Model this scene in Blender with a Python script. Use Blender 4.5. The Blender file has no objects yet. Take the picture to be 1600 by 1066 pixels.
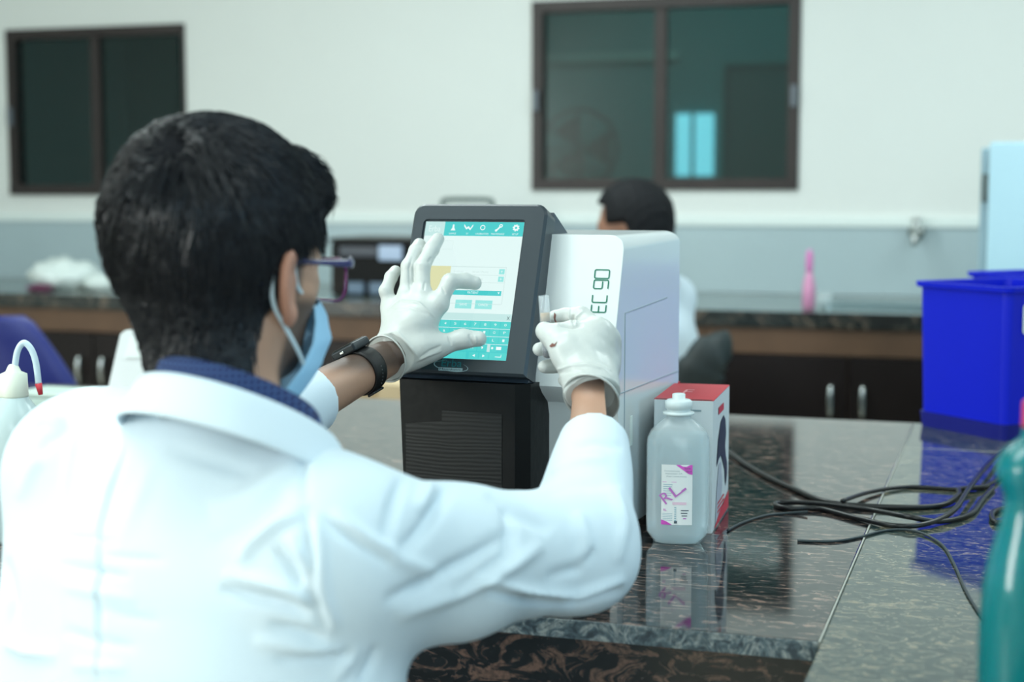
import bpy, bmesh, math, random
import numpy as np
from mathutils import Vector, Matrix
random.seed(7); rng = np.random.default_rng(7)
S = bpy.context.scene
COL = S.collection
# ------------------------------------------------------------------ camera
F_PX = 2400.0; CAMZ = 1.258; PITCH = math.atan((533-300)/F_PX)
cam_d = bpy.data.cameras.new('camera'); cam = bpy.data.objects.new('camera', cam_d); COL.objects.link(cam)
cam.location = (0, 0, CAMZ); cam.rotation_euler = (math.pi/2-PITCH, 0, 0)
cam_d.sensor_width = 36; cam_d.lens = F_PX*36/1600; cam_d.clip_start = .05; cam_d.clip_end = 60
cam_d.dof.use_dof = True; cam_d.dof.focus_distance = 1.93; cam_d.dof.aperture_fstop = 3.3; cam_d.dof.aperture_blades = 0
S.camera = cam
S.view_settings.view_transform = 'Standard'; S.view_settings.look = 'None'
S.view_settings.exposure = 0.45; S.view_settings.gamma = 1.0
S.view_settings.use_curve_mapping = False
# ------------------------------------------------------------------ world and lights
w = bpy.data.worlds.new('world'); S.world = w; w.use_nodes = True
bg = w.node_tree.nodes['Background']; bg.inputs[0].default_value = (.55, .85, 1.0, 1); bg.inputs[1].default_value = 1.2
TH = math.radians(18.0); CT, ST = math.cos(TH), math.sin(TH)
def R2W(u, v, z=0.0): return Vector((u*CT+v*ST, -u*ST+v*CT, z))
def W2R(x, y): return (x*CT-y*ST, x*ST+y*CT)
def area(name, loc, target, sx, sy, power, color):
    l = bpy.data.lights.new(name, 'AREA'); l.shape = 'RECTANGLE'; l.size = sx; l.size_y = sy
    l.energy = power; l.color = color
    o = bpy.data.objects.new(name, l); COL.objects.link(o); o.location = loc
    o.rotation_euler = (Vector(target)-Vector(loc)).to_track_quat('-Z', 'Y').to_euler()
    return o
LC = (.88, 1.0, .995)
area('ceiling_lamp_light_a', R2W(-1.7, 1.2, 2.93), R2W(-1.7, 1.2, 0), 1.6, .9, 33, LC)
area('ceiling_lamp_light_b', R2W(1.0, 1.2, 2.93), R2W(1.0, 1.2, 0), 1.6, .9, 12, LC)
area('ceiling_lamp_light_c', R2W(-2.0, 3.9, 2.93), R2W(-2.0, 3.9, 0), 1.6, .9, 36, LC)
area('ceiling_lamp_light_d', R2W(1.0, 3.9, 2.93), R2W(1.0, 3.9, 0), 1.6, .9, 36, LC)
area('fill_light_left', R2W(-5.2, -1.5, 1.7), R2W(-.5, 1.3, 1.0), 1.5, 1.6, 128, (.97, 1.0, .97))  # added soft fill from the left; the wall has no window there
area('fill_light_back', R2W(.25, -2.2, 1.7), R2W(-.9, 1.3, .95), 1.6, 1.6, 42, (.86, .98, 1.0))  # added fill behind the camera to brighten the coat's back
area('adjoining_room_fill', R2W(-1.5, 7.4, 2.9), R2W(-1.5, 7.4, 0), 1.2, .5, 20, (.70, 1.0, 1.0))  # added fill brightening the room behind the glass, no fixture there
area('fill_light_right', R2W(3.2, 1.0, 1.8), R2W(0, 1.8, 1.0), 2.0, 1.3, 20, (.28, .66, 1.0))  # added blue fill tinting right-hand sides; no window in that wall
# ------------------------------------------------------------------ camera geometry helpers
cp, sp = math.cos(PITCH), math.sin(PITCH)
def ray(px, py):
    a = (px-800)/F_PX; b = (py-533)/F_PX
    return Vector((a, cp-b*sp, -sp-b*cp))
def P(px, py, Y):
    d = ray(px, py); return Vector((0, 0, CAMZ))+d*(Y/d.y)
def G(px, py, z=.8):
    d = ray(px, py); return Vector((0, 0, CAMZ))+d*((z-CAMZ)/d.z)
def PV(px, py, v):
    d = ray(px, py); return Vector((0, 0, CAMZ))+d*(v/(d.x*ST+d.y*CT))
def UV(px, py, v):
    p = PV(px, py, v); return W2R(p.x, p.y)[0], p.z
# ------------------------------------------------------------------ materials
def lin(r, g, b):
    f = lambda c: (c/255/12.92) if c/255 <= .04045 else ((c/255+.055)/1.055)**2.4
    return (f(r), f(g), f(b), 1)
def M(name, col, rough=.5, metal=0., spec=.5, trans=0., ior=1.45, emit=None, es=1., coat=0., sss=0., sheen=0., noise=None, bump=None, alpha=1.):
    m = bpy.data.materials.new(name); m.use_nodes = True; nt = m.node_tree; b = nt.nodes['Principled BSDF']
    c = lin(*col) if max(col) > 1.001 else (*col, 1)
    b.inputs['Base Color'].default_value = c; b.inputs['Roughness'].default_value = rough
    b.inputs['Metallic'].default_value = metal; b.inputs['Specular IOR Level'].default_value = spec
    b.inputs['Transmission Weight'].default_value = trans; b.inputs['IOR'].default_value = ior
    b.inputs['Coat Weight'].default_value = coat; b.inputs['Coat Roughness'].default_value = .08
    b.inputs['Sheen Weight'].default_value = sheen; b.inputs['Alpha'].default_value = alpha
    if sss: b.inputs['Subsurface Weight'].default_value = sss; b.inputs['Subsurface Radius'].default_value = (.02, .01, .006); b.inputs['Subsurface Scale'].default_value = .5
    if emit: b.inputs['Emission Color'].default_value = lin(*emit); b.inputs['Emission Strength'].default_value = es
    if noise or bump:
        tc = nt.nodes.new('ShaderNodeTexCoord')
        n = nt.nodes.new('ShaderNodeTexNoise'); n.inputs['Scale'].default_value = (noise or bump)[0]; n.inputs['Detail'].default_value = 6
        nt.links.new(tc.outputs['Object'], n.inputs['Vector'])
        if noise:
            mx = nt.nodes.new('ShaderNodeMix'); mx.data_type = 'RGBA'
            mx.inputs[6].default_value = tuple(x*(1-noise[1]) for x in c[:3])+(1,); mx.inputs[7].default_value = tuple(min(1, x*(1+noise[1])) for x in c[:3])+(1,)
            nt.links.new(n.outputs['Fac'], mx.inputs[0]); nt.links.new(mx.outputs[2], b.inputs['Base Color'])
        if bump:
            bp = nt.nodes.new('ShaderNodeBump'); bp.inputs['Strength'].default_value = bump[1]; bp.inputs['Distance'].default_value = bump[2]
            n2 = nt.nodes.new('ShaderNodeTexNoise'); n2.inputs['Scale'].default_value = bump[0]; n2.inputs['Detail'].default_value = 5
            nt.links.new(tc.outputs['Object'], n2.inputs['Vector'])
            nt.links.new(n2.outputs['Fac'], bp.inputs['Height']); nt.links.new(bp.outputs['Normal'], b.inputs['Normal'])
    return m
def granite(name, dark, mid, light, stretch, warp, sc=14., rough=.06, lo=.42, hi=.62):
    m = bpy.data.materials.new(name); m.use_nodes = True; nt = m.node_tree; b = nt.nodes['Principled BSDF']
    N = nt.nodes.new; L = nt.links.new
    tc = N('ShaderNodeTexCoord'); mp = N('ShaderNodeMapping'); mp.inputs['Scale'].default_value = stretch
    L(tc.outputs['Object'], mp.inputs[0])
    n0 = N('ShaderNodeTexNoise'); n0.inputs['Scale'].default_value = sc*.22; n0.inputs['Detail'].default_value = 2
    L(mp.outputs[0], n0.inputs['Vector'])
    sub = N('ShaderNodeVectorMath'); sub.operation = 'SUBTRACT'; sub.inputs[1].default_value = (.5, .5, .5); L(n0.outputs['Color'], sub.inputs[0])
    mul = N('ShaderNodeVectorMath'); mul.operation = 'SCALE'; mul.inputs['Scale'].default_value = warp; L(sub.outputs[0], mul.inputs[0])
    add = N('ShaderNodeVectorMath'); add.operation = 'ADD'; L(mp.outputs[0], add.inputs[0]); L(mul.outputs[0], add.inputs[1])
    n1 = N('ShaderNodeTexNoise'); n1.inputs['Scale'].default_value = sc; n1.inputs['Detail'].default_value = 5; n1.inputs['Roughness'].default_value = .62; n1.inputs['Distortion'].default_value = .6
    L(add.outputs[0], n1.inputs['Vector'])
    n2 = N('ShaderNodeTexNoise'); n2.inputs['Scale'].default_value = 230; n2.inputs['Detail'].default_value = 3; L(tc.outputs['Object'], n2.inputs['Vector'])
    r1 = N('ShaderNodeValToRGB'); e = r1.color_ramp.elements
    e[0].position = lo; e[0].color = lin(*dark); e[1].position = hi; e[1].color = lin(*light)
    k = r1.color_ramp.elements.new((lo+hi)/2); k.color = lin(*mid)
    L(n1.outputs['Fac'], r1.inputs[0])
    r2 = N('ShaderNodeValToRGB'); e = r2.color_ramp.elements; e[0].position = .38; e[0].color = (.35, .38, .4, 1); e[1].position = .6; e[1].color = (1.15, 1.1, 1.1, 1)
    L(n2.outputs['Fac'], r2.inputs[0])
    mx = N('ShaderNodeMix'); mx.data_type = 'RGBA'; mx.blend_type = 'MULTIPLY'; mx.inputs[0].default_value = .6
    L(r1.outputs[0], mx.inputs[6]); L(r2.outputs[0], mx.inputs[7]); L(mx.outputs[2], b.inputs['Base Color'])
    b.inputs['Roughness'].default_value = rough; b.inputs['Specular IOR Level'].default_value = .62; b.inputs['IOR'].default_value = 1.55
    return m
m_wall = M('wall_paint', (224, 229, 226), .7, noise=(1.3, .03))
m_ceil = M('ceiling_paint', (225, 232, 228), .8)
m_floor = M('floor_tile', (176, 170, 156), .35, noise=(3, .1))
m_tile = M('backsplash_tile', (170, 190, 196), .35, noise=(2.2, .10))
m_trim = M('white_trim', (226, 238, 236), .5)
m_frame = M('dark_brown_frame', (40, 33, 32), .45, noise=(9, .5))
m_granite = granite('granite_streaked', (9, 14, 17), (40, 44, 46), (158, 130, 116), (1.0, 3.2, 1.0), .12, 42., lo=.40, hi=.66)
m_granite_w = granite('granite_swirled', (34, 50, 52), (66, 80, 76), (142, 132, 110), (1.2, 2.4, 1.0), .35, 38., lo=.40, hi=.64)
m_granite_p = granite('granite_panel', (6, 9, 12), (22, 25, 28), (110, 86, 74), (1.0, 1.0, 2.4), .3, 30., rough=.25, lo=.42, hi=.58)
m_edge = granite('granite_cut_edge', (40, 56, 66), (84, 104, 112), (150, 158, 156), (1.0, 1.0, 1.0), .3, 60., rough=.5, lo=.36, hi=.6)
m_grout = M('white_grout', (170, 172, 164), .8)
m_wood = M('brown_wood', (92, 68, 50), .5, noise=(12, .3))
m_dark_lam = M('dark_laminate', (26, 20, 20), .35, spec=.3, noise=(10, .25))
m_chrome = M('chrome', (200, 205, 205), .2, 1.)
m_blackpl = M('black_plastic', (22, 27, 31), .35)
m_bezel = M('bezel_plastic', (46, 56, 63), .32)
m_black_lo = M('black_panel_plastic', (9, 11, 13), .35, spec=.3, bump=(60, .25, .002))
m_whitepl = M('white_plastic', (214, 222, 224), .22, coat=.3)
m_coat = M('white_cotton', (212, 228, 238), .75, bump=(420, .12, .0006))
m_glove = M('white_latex', (194, 199, 196), .38, bump=(110, .22, .0022), sss=.0)
m_hair = M('black_hair', (.0055, .0075, .012), .25, spec=.6)
m_hair2 = M('black_hair_plain', (.006, .007, .009), .7, spec=.25)
m_navy = M('navy_cloth', (28, 44, 92), .85)
m_blue = M('blue_plastic', (5, 28, 196), .42, spec=.3)
m_blue_d = M('dark_blue_plastic', (10, 20, 120), .45)
m_mask = M('mask_fabric', (150, 196, 226), .8)
m_loop = M('mask_loop', (196, 216, 226), .7)
m_cable = M('black_cable', (14, 18, 20), .35)
m_cable_g = M('dark_grey_cable', (44, 56, 60), .5)
m_rubber = M('black_rubber', (18, 20, 22), .5, bump=(500, .2, .0004))
m_red = M('red_print', (196, 52, 66), .5)
m_card = M('white_card', (200, 210, 214), .6)
m_ink = M('dark_ink', (34, 40, 66), .6)
m_pink = M('pink_print', (206, 84, 190), .5)
m_grey_t = M('grey_print', (128, 150, 158), .6)
m_green_t = M('green_print', (0, 108, 84), .5)
m_label = M('white_label', (226, 232, 232), .5)
m_yellow = M('yellow_print', (220, 208, 60), .5)
# ------------------------------------------------------------------ mesh helpers
def tag(o, label=None, cat=None, group=None, kind=None):
    if label: o['label'] = label
    if cat: o['category'] = cat
    if group: o['group'] = group
    if kind: o['kind'] = kind
    return o
def empty(name, loc, rz=0., label=None, cat=None, group=None):
    o = bpy.data.objects.new(name, None); COL.objects.link(o); o.location = loc; o.rotation_euler = (0, 0, rz)
    o.empty_display_size = .05
    return tag(o, label, cat, group)
def link(name, me, mats, parent=None, smooth=False, loc=None, rz=None):
    if not isinstance(mats, (list, tuple)): mats = [mats]
    for m in mats: me.materials.append(m)
    o = bpy.data.objects.new(name, me); COL.objects.link(o); o.parent = parent
    if loc is not None: o.location = loc
    if rz is not None: o.rotation_euler = (0, 0, rz)
    if smooth: me.polygons.foreach_set('use_smooth', [True]*len(me.polygons))
    return o
def bm2me(bm, name):
    me = bpy.data.meshes.new(name); bmesh.ops.recalc_face_normals(bm, faces=bm.faces[:]); bm.to_mesh(me); bm.free(); return me
def bbox(bm, x0, x1, y0, y1, z0, z1, mi=0, bev=0., seg=2, mat=None):
    n0 = len(bm.faces)
    r = bmesh.ops.create_cube(bm, size=1.0)
    vs = r['verts']
    for v in vs: v.co = Vector(((x0+x1)/2+v.co.x*(x1-x0), (y0+y1)/2+v.co.y*(y1-y0), (z0+z1)/2+v.co.z*(z1-z0)))
    fs = list({f for v in vs for f in v.link_faces})
    if bev > 0:
        es = list({e for v in vs for e in v.link_edges})
        rr = bmesh.ops.bevel(bm, geom=es, offset=bev, segments=seg, affect='EDGES', profile=.5)
        vs = list({v for f in rr['faces'] for v in f.verts} | {v for v in vs if v.is_valid})
        fs = list({f for v in vs for f in v.link_faces})
    for f in fs: f.material_index = mi
    if mat is not None:
        for v in vs: v.co = mat @ v.co
    return vs
def box(name, x0, x1, y0, y1, z0, z1, m, parent=None, bev=.0, seg=2, loc=None, rz=None, smooth=False):
    bm = bmesh.new(); bbox(bm, x0, x1, y0, y1, z0, z1, 0, bev, seg)
    o = link(name, bm2me(bm, name), m, parent, False, loc, rz)
    if bev > 0: shade(o)
    return o
def shade(o, ang=40):
    me = o.data; me.polygons.foreach_set('use_smooth', [True]*len(me.polygons))
    bm = bmesh.new(); bm.from_mesh(me); a = math.radians(ang)
    for e in bm.edges:
        e.smooth = not (len(e.link_faces) == 2 and e.calc_face_angle(0) > a)
    bm.to_mesh(me); bm.free()
    wn = o.modifiers.new('weighted_normals', 'WEIGHTED_NORMAL'); wn.keep_sharp = True; wn.weight = 100
def rings(bm, rs, caps=(True, True), close=True, mi=0):
    vv = [[bm.verts.new(p) for p in r] for r in rs]; n = len(rs[0]); fs = []
    for a, b in zip(vv[:-1], vv[1:]):
        for i in range(n if close else n-1):
            j = (i+1) % n; fs.append(bm.faces.new((a[i], a[j], b[j], b[i])))
    if caps[0]: fs.append(bm.faces.new(vv[0][::-1]))
    if caps[1]: fs.append(bm.faces.new(vv[-1]))
    for f in fs: f.material_index = mi
    return vv
def lathe(bm, prof, seg=32, c=(0, 0, 0), sx=1., sy=1., mi=0, caps=(True, True), sq=2.0):
    rs = []
    for r, z in prof:
        r = max(r, 1e-4); ring = []
        for k in range(seg):
            t = 2*math.pi*k/seg; ca, sa = math.cos(t), math.sin(t)
            if sq != 2.0: ca = math.copysign(abs(ca)**(2/sq), ca); sa = math.copysign(abs(sa)**(2/sq), sa)
            ring.append(Vector((c[0]+r*ca*sx, c[1]+r*sa*sy, c[2]+z)))
        rs.append(ring)
    return rings(bm, rs, caps, True, mi)
def catmull(pts, n=6):
    pts = [Vector(p) for p in pts]; out = []
    for i in range(len(pts)-1):
        p0 = pts[max(i-1, 0)]; p1 = pts[i]; p2 = pts[i+1]; p3 = pts[min(i+2, len(pts)-1)]
        for k in range(n):
            t = k/n; out.append(.5*((2*p1)+(-p0+p2)*t+(2*p0-5*p1+4*p2-p3)*t*t+(-p0+3*p1-3*p2+p3)*t**3))
    out.append(pts[-1]); return out
def tube(bm, pts, r, seg=8, mi=0, flat=None, caps=(True, True)):
    """r: radius or list; flat=(normal hint, ratio) flattens into a band"""
    n = len(pts); rs = []; up = None
    for i, p in enumerate(pts):
        d = (pts[min(i+1, n-1)]-pts[max(i-1, 0)]).normalized()
        if up is None:
            up = Vector((0, 0, 1)) if abs(d.z) < .9 else Vector((1, 0, 0))
        up = (up-d*up.dot(d)).normalized()
        a = up
        if flat: a = (Vector(flat[0])-d*Vector(flat[0]).dot(d)).normalized()
        b = d.cross(a); rr = r[i] if isinstance(r, (list, tuple)) else r
        q = flat[1] if flat else 1.
        rs.append([p+a*math.cos(2*math.pi*k/seg)*rr*q+b*math.sin(2*math.pi*k/seg)*rr for k in range(seg)])
    rings(bm, rs, caps, True, mi)
def rrect(w, h, r, n=5, c=(0, 0)):
    out = []
    for cx, cy, a0 in ((w/2-r, h/2-r, 0), (-w/2+r, h/2-r, 90), (-w/2+r, -h/2+r, 180), (w/2-r, -h/2+r, 270)):
        for k in range(n+1):
            a = math.radians(a0+90*k/n); out.append((c[0]+cx+r*math.cos(a), c[1]+cy+r*math.sin(a)))
    return out
def plate(bm, pts2, t0, t1, fn, mi=0):
    """2-D outline extruded between depth t0 and t1; fn(x,y,t) -> point"""
    rings(bm, [[fn(x, y, t0) for x, y in pts2], [fn(x, y, t1) for x, y in pts2]], (True, True), True, mi)
_tx = {}
def text_geo(s):
    if s in _tx: return _tx[s]
    cu = bpy.data.curves.new('t', 'FONT'); cu.body = s; cu.size = 1.; cu.resolution_u = 3
    ob = bpy.data.objects.new('t', cu); me = ob.to_mesh()
    v = [(q.co.x, q.co.y) for q in me.vertices]; f = [tuple(p.vertices) for p in me.polygons]
    ob.to_mesh_clear(); bpy.data.objects.remove(ob); bpy.data.curves.remove(cu)
    x0 = min(a[0] for a in v); x1 = max(a[0] for a in v); y0 = min(a[1] for a in v); y1 = max(a[1] for a in v)
    _tx[s] = ([((a-x0)/(x1-x0), (b-y0)/(y1-y0)) for a, b in v], f, (x1-x0)/(y1-y0)); return _tx[s]
def text(bm, s, x, y, w, h, fn, mi=0, rot=0, skew=0.):
    """s fitted in the w x h rectangle at (x,y) (lower left); fn(x,y) -> 3D point; rot=90 reads upwards"""
    v, f, _ = text_geo(s)
    if rot == 90: vs = [bm.verts.new(fn(x+w*(1-b), y+h*a)) for a, b in v]
    else: vs = [bm.verts.new(fn(x+w*(a+skew*b), y+h*b)) for a, b in v]
    for q in f:
        try: bm.faces.new([vs[i] for i in q]).material_index = mi
        except ValueError: pass
def quad(bm, x0, x1, y0, y1, fn, mi=0):
    bm.faces.new([bm.verts.new(fn(*p)) for p in ((x0, y0), (x1, y0), (x1, y1), (x0, y1))]).material_index = mi
def poly(bm, pts, fn, mi=0):
    bm.faces.new([bm.verts.new(fn(*p)) for p in pts]).material_index = mi
def flat_link(name, bm, mats, parent=None, **k):
    me = bpy.data.meshes.new(name); bm.to_mesh(me); bm.free(); return link(name, me, mats, parent, **k)
# ------------------------------------------------------------------ signed-distance modelling
A3 = lambda v: np.array(v, dtype=np.float32)
def cap(p, a, b, ra, rb):
    a = A3(a); b = A3(b); ab = b-a; q = p-a; t = np.clip((q@ab)/(ab@ab), 0, 1)
    return np.linalg.norm(q-t[:, None]*ab, axis=1)-(ra+t*(rb-ra))
def ecap(p, a, b, ra, rb, ax, s):
    """capsule stretched by s along unit axis ax"""
    a = A3(a); b = A3(b); ax = A3(ax); f = (1/s-1)
    q = p-a; q = q+np.outer(q@ax, ax)*f; ab = b-a; ab = ab+ax*(ab@ax)*f
    t = np.clip((q@ab)/(ab@ab), 0, 1); return np.linalg.norm(q-t[:, None]*ab, axis=1)-(ra+t*(rb-ra))
def ell(p, c, r, R=None):
    q = p-A3(c)
    if R is not None: q = q@np.array(R, dtype=np.float32).T
    r = A3(r); k0 = np.linalg.norm(q/r, axis=1); k1 = np.linalg.norm(q/(r*r), axis=1)+1e-9
    return k0*(k0-1)/k1
def smin(a, b, k):
    h = np.clip(.5+.5*(b-a)/k, 0, 1); return b*(1-h)+a*h-k*h*(1-h)
def smax(a, b, k): return -smin(-a, -b, k)
def sdf_mesh(name, fn, lo, hi, h, margin=6.):
    lo = np.array(lo, dtype=np.float64); hi = np.array(hi, dtype=np.float64)
    B = 4; nb = np.maximum(1, np.ceil((hi-lo)/(h*B)).astype(int)); n = nb*B
    ci = np.stack(np.meshgrid(*[np.arange(k) for k in nb], indexing='ij'), -1).reshape(-1, 3)
    cc = lo+(ci*B+(B-1)/2)*h; Fc = fn(cc.astype(np.float32)).astype(np.float32)
    Fg = np.repeat(np.repeat(np.repeat(Fc.reshape(nb), B, 0), B, 1), B, 2)
    act = ci[np.abs(Fc) < margin*h]
    off = np.stack(np.meshgrid(*[np.arange(B)]*3, indexing='ij'), -1).reshape(-1, 3)
    for s in range(0, len(act), 12000):
        idx = (act[s:s+12000, None, :]*B+off[None]).reshape(-1, 3)
        Fg[idx[:, 0], idx[:, 1], idx[:, 2]] = fn((lo+idx*h).astype(np.float32))
    ins = Fg < 0; dims = np.array(Fg.shape); stride = np.array([dims[1]*dims[2], dims[2], 1])
    ac_i = []; ac_p = []; quads = []
    for ax in range(3):
        sl0 = [slice(None)]*3; sl1 = [slice(None)]*3; sl0[ax] = slice(0, -1); sl1[ax] = slice(1, None)
        e = np.argwhere(ins[tuple(sl0)] != ins[tuple(sl1)]); o1, o2 = [(1, 2), (2, 0), (0, 1)][ax]
        e = e[(e[:, o1] > 0) & (e[:, o2] > 0)]
        e2 = e.copy(); e2[:, ax] += 1
        f0 = Fg[tuple(e.T)]; f1 = Fg[tuple(e2.T)]; t = f0/(f0-f1)
        pt = e.astype(np.float64); pt[:, ax] += t
        base = e@stride; c = [base, base-stride[o1], base-stride[o1]-stride[o2], base-stride[o2]]
        for k in c: ac_i.append(k); ac_p.append(pt)
        q = np.stack(c, 1); fl = ~(f0 < 0); q[fl] = q[fl][:, ::-1]; quads.append(q)
    ids = np.concatenate(ac_i); pts = np.concatenate(ac_p); Q = np.concatenate(quads)
    uq, inv = np.unique(ids, return_inverse=True); cnt = np.bincount(inv)
    V = np.stack([np.bincount(inv, weights=pts[:, k])/cnt for k in range(3)], 1)*h+lo
    Qi = np.searchsorted(uq, Q)
    return V, Qi
def np_mesh(name, V, Q):
    me = bpy.data.meshes.new(name); k = Q.shape[1]
    me.vertices.add(len(V)); me.vertices.foreach_set('co', np.asarray(V, dtype=np.float32).ravel())
    me.loops.add(Q.size); me.loops.foreach_set('vertex_index', Q.astype(np.int32).ravel())
    me.polygons.add(len(Q)); me.polygons.foreach_set('loop_start', np.arange(0, Q.size, k, dtype=np.int32))
    me.update(calc_edges=True); me.validate(); return me
def vnormals(V, Q):
    n = np.cross(V[Q[:, 2]]-V[Q[:, 0]], V[Q[:, 3]]-V[Q[:, 1]]); N = np.zeros_like(V)
    for k in range(4): np.add.at(N, Q[:, k], n)
    return N/(np.linalg.norm(N, axis=1, keepdims=True)+1e-12)
def relax(V, Q, it=2, lam=.5):
    for _ in range(it):
        s = np.zeros_like(V); c = np.zeros(len(V))
        for k in range(4):
            for j in (1, 3):
                np.add.at(s, Q[:, k], V[Q[:, (k+j) % 4]]); np.add.at(c, Q[:, k], 1)
        V = V+lam*(s/c[:, None]-V)
    return V
def project(V):
    """pixel coordinates of world points (used to lay out seams and creases)"""
    d = V-np.array([0, 0, CAMZ]); fw = d[:, 1]*cp-d[:, 2]*sp; up = d[:, 1]*sp+d[:, 2]*cp
    return 800+F_PX*d[:, 0]/fw, 533-F_PX*up/fw
def crease(V, Q, lines, facing=.05):
    """raise/lower folds of cloth: each (polyline, amplitude m, width px); positive = ridge"""
    N = vnormals(V, Q); x, y = project(V); vd = np.array([0, 0, CAMZ])-V; vd /= np.linalg.norm(vd, axis=1, keepdims=True)
    fz = np.clip(((N*vd).sum(1)-facing)/.3, 0, 1); D = np.zeros(len(V))
    for pl, amp, wd in lines:
        best = np.full(len(V), 1e9); pl = np.array(pl, dtype=float); tt = np.zeros(len(V)); L = len(pl)-1
        for i in range(L):
            a = pl[i]; b = pl[i+1]; ab = b-a; t = np.clip(((x-a[0])*ab[0]+(y-a[1])*ab[1])/(ab@ab), 0, 1)
            d = np.hypot(x-a[0]-t*ab[0], y-a[1]-t*ab[1]); m = d < best; best = np.where(m, d, best); tt = np.where(m, (i+t)/L, tt)
        D += 1.7*amp*np.exp(-(best/(wd*.85))**2)*np.sin(np.pi*np.clip(tt, .0, 1))**.5
    return V+N*(D*fz)[:, None]
# ================================================================== THE ROOM
RZ = -TH
VW = 6.07           # far wall plane (room v)
def rbox(name, u0, u1, v0, v1, z0, z1, m, parent=None, bev=0., kind=None):
    o = box(name, u0, u1, v0, v1, z0, z1, m, parent, bev)
    if parent is None: o.rotation_euler = (0, 0, RZ)
    if kind: o['kind'] = kind
    return o
UL, UR, VB = -5.4, 3.4, -2.3
rbox('floor', UL, UR, VB, VW+3, -.05, 0, m_floor, kind='structure')
rbox('ceiling', UL, UR, VB, VW+3, 3.0, 3.05, m_ceil, kind='structure')
rbox('wall_left', UL-.1, UL, VB, VW, 0, 3, m_wall, kind='structure')
rbox('wall_right', UR, UR+.1, VB, VW, 0, 3, m_wall, kind='structure')
rbox('wall_back', UL, UR, VB-.1, VB, 0, 3, m_wall, kind='structure')
# far wall with two window openings
wa = [UV(832, 297, VW)[0], UV(1247, 297, VW)[0], UV(1000, 297, VW)[1], UV(1000, -4, VW)[1]]
wb = [UV(15, 200, VW)[0], UV(292, 200, VW)[0], UV(150, 305, VW)[1], UV(150, 42, VW)[1]]
bm = bmesh.new()
us = [UL, wb[0], wb[1], wa[0], wa[1], UR]
for i in range(5):
    if i in (1, 3):
        z0, z1 = (wb[2], wb[3]) if i == 1 else (wa[2], wa[3])
        bbox(bm, us[i], us[i+1], VW, VW+.12, 0, z0); bbox(bm, us[i], us[i+1], VW, VW+.12, z1, 3)
    else: bbox(bm, us[i], us[i+1], VW, VW+.12, 0, 3)
o = link('wall_far', bm2me(bm, 'wall_far'), m_wall); o.rotation_euler = (0, 0, RZ); o['kind'] = 'structure'
# glass
m_glass = M('window_glass', (120, 168, 166), .03, trans=1., ior=1.45)
m_gold = M('brass_latch', (120, 96, 50), .35, .8)
def window(name, w, right_frame=True, mull=.5):
    u0, u1, z0, z1 = w
    e = empty(name, R2W((u0+u1)/2, VW, z0), RZ); e['kind'] = 'structure'
    W2 = (u1-u0)/2; H = z1-z0; t = .045
    bm = bmesh.new()
    bbox(bm, -W2, W2, -.015, .06, 0, t); bbox(bm, -W2, W2, -.015, .06, H-t, H)
    bbox(bm, -W2, -W2+t, -.013, .058, t, H-t); bbox(bm, W2-t if right_frame else W2-.015, W2, -.013, .058, t, H-t)
    link('window_frame', bm2me(bm, 'window_frame'), m_frame, e)
    xm = -W2+2*W2*mull
    bm = bmesh.new(); bbox(bm, xm-.024, xm+.024, .0, .04, t, H-t)
    link('mullion', bm2me(bm, 'mullion'), m_frame, e)
    for a, b in ((-W2+t, xm-.024), (xm+.024, W2-t)):
        box('glass_pane', a, b, .018, .024, t, H-t, m_glass, e)
    for x in (-W2+.02, W2-.02) if right_frame else (-W2+.02,):
        box('latch', x-.012, x+.012, -.035, -.013, H*.42, H*.53, M('latch_grey', (104, 112, 120), .5), e, .004)
    return e
window('window_1', wb, False, .50); window('window_2', wa, True, .49)
# tile backsplash and ledge
zt = UV(1200, 345, VW)[1]
o = rbox('wall_tile', UL, UR, VW-.012, VW, .86, zt-.02, m_tile, kind='structure'); o.name = 'trim_1'
rbox('trim_2', UL, UR, VW-.022, VW, zt-.02, zt+.012, m_trim, kind='structure')
# made-up adjoining room; its door, window and fan stand in for glass reflections
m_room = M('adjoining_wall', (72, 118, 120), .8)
m_room2 = M('reflected_band_pale', (128, 150, 146), .8)
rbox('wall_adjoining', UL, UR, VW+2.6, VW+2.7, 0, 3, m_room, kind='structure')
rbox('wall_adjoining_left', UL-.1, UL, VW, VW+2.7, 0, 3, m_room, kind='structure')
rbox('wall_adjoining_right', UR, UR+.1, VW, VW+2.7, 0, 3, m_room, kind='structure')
m_refl_day = M('reflected_daylight', (200, 235, 255), .5, emit=(170, 230, 250), es=1.1)  # glow standing in for a bright window mirrored in the glass
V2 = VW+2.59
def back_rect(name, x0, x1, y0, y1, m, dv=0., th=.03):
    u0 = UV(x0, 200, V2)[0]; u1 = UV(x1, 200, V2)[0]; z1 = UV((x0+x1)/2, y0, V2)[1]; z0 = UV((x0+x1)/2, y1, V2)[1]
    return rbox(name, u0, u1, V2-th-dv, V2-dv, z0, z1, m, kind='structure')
back_rect('reflected_window', 1058, 1116, 178, 275, m_refl_day)  # mirrored window shape, built as a glowing panel
for k, (a, b) in enumerate(((1083, 1087),)): back_rect('trim_%d' % (3+k), a, b, 176, 277, m_room, .03)  # upright bar of the mirrored window shape
m_refl_door = M('reflected_door_dark', (52, 74, 76), .5); m_refl_doorf = M('reflected_frame_dark', (30, 46, 48), .5)
back_rect('reflected_door', 1142, 1240, 112, 520, m_refl_door, .03); back_rect('trim_4', 1132, 1250, 100, 520, m_refl_doorf)  # door and frame shapes standing in for a reflection
back_rect('trim_5', 820, 1060, 84, 96, m_room2)  # pale band standing in for the ceiling mirrored in the glass
back_rect('trim_6', 128, 158, 60, 240, M('pale_pilaster', (128, 130, 108), .7))
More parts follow.
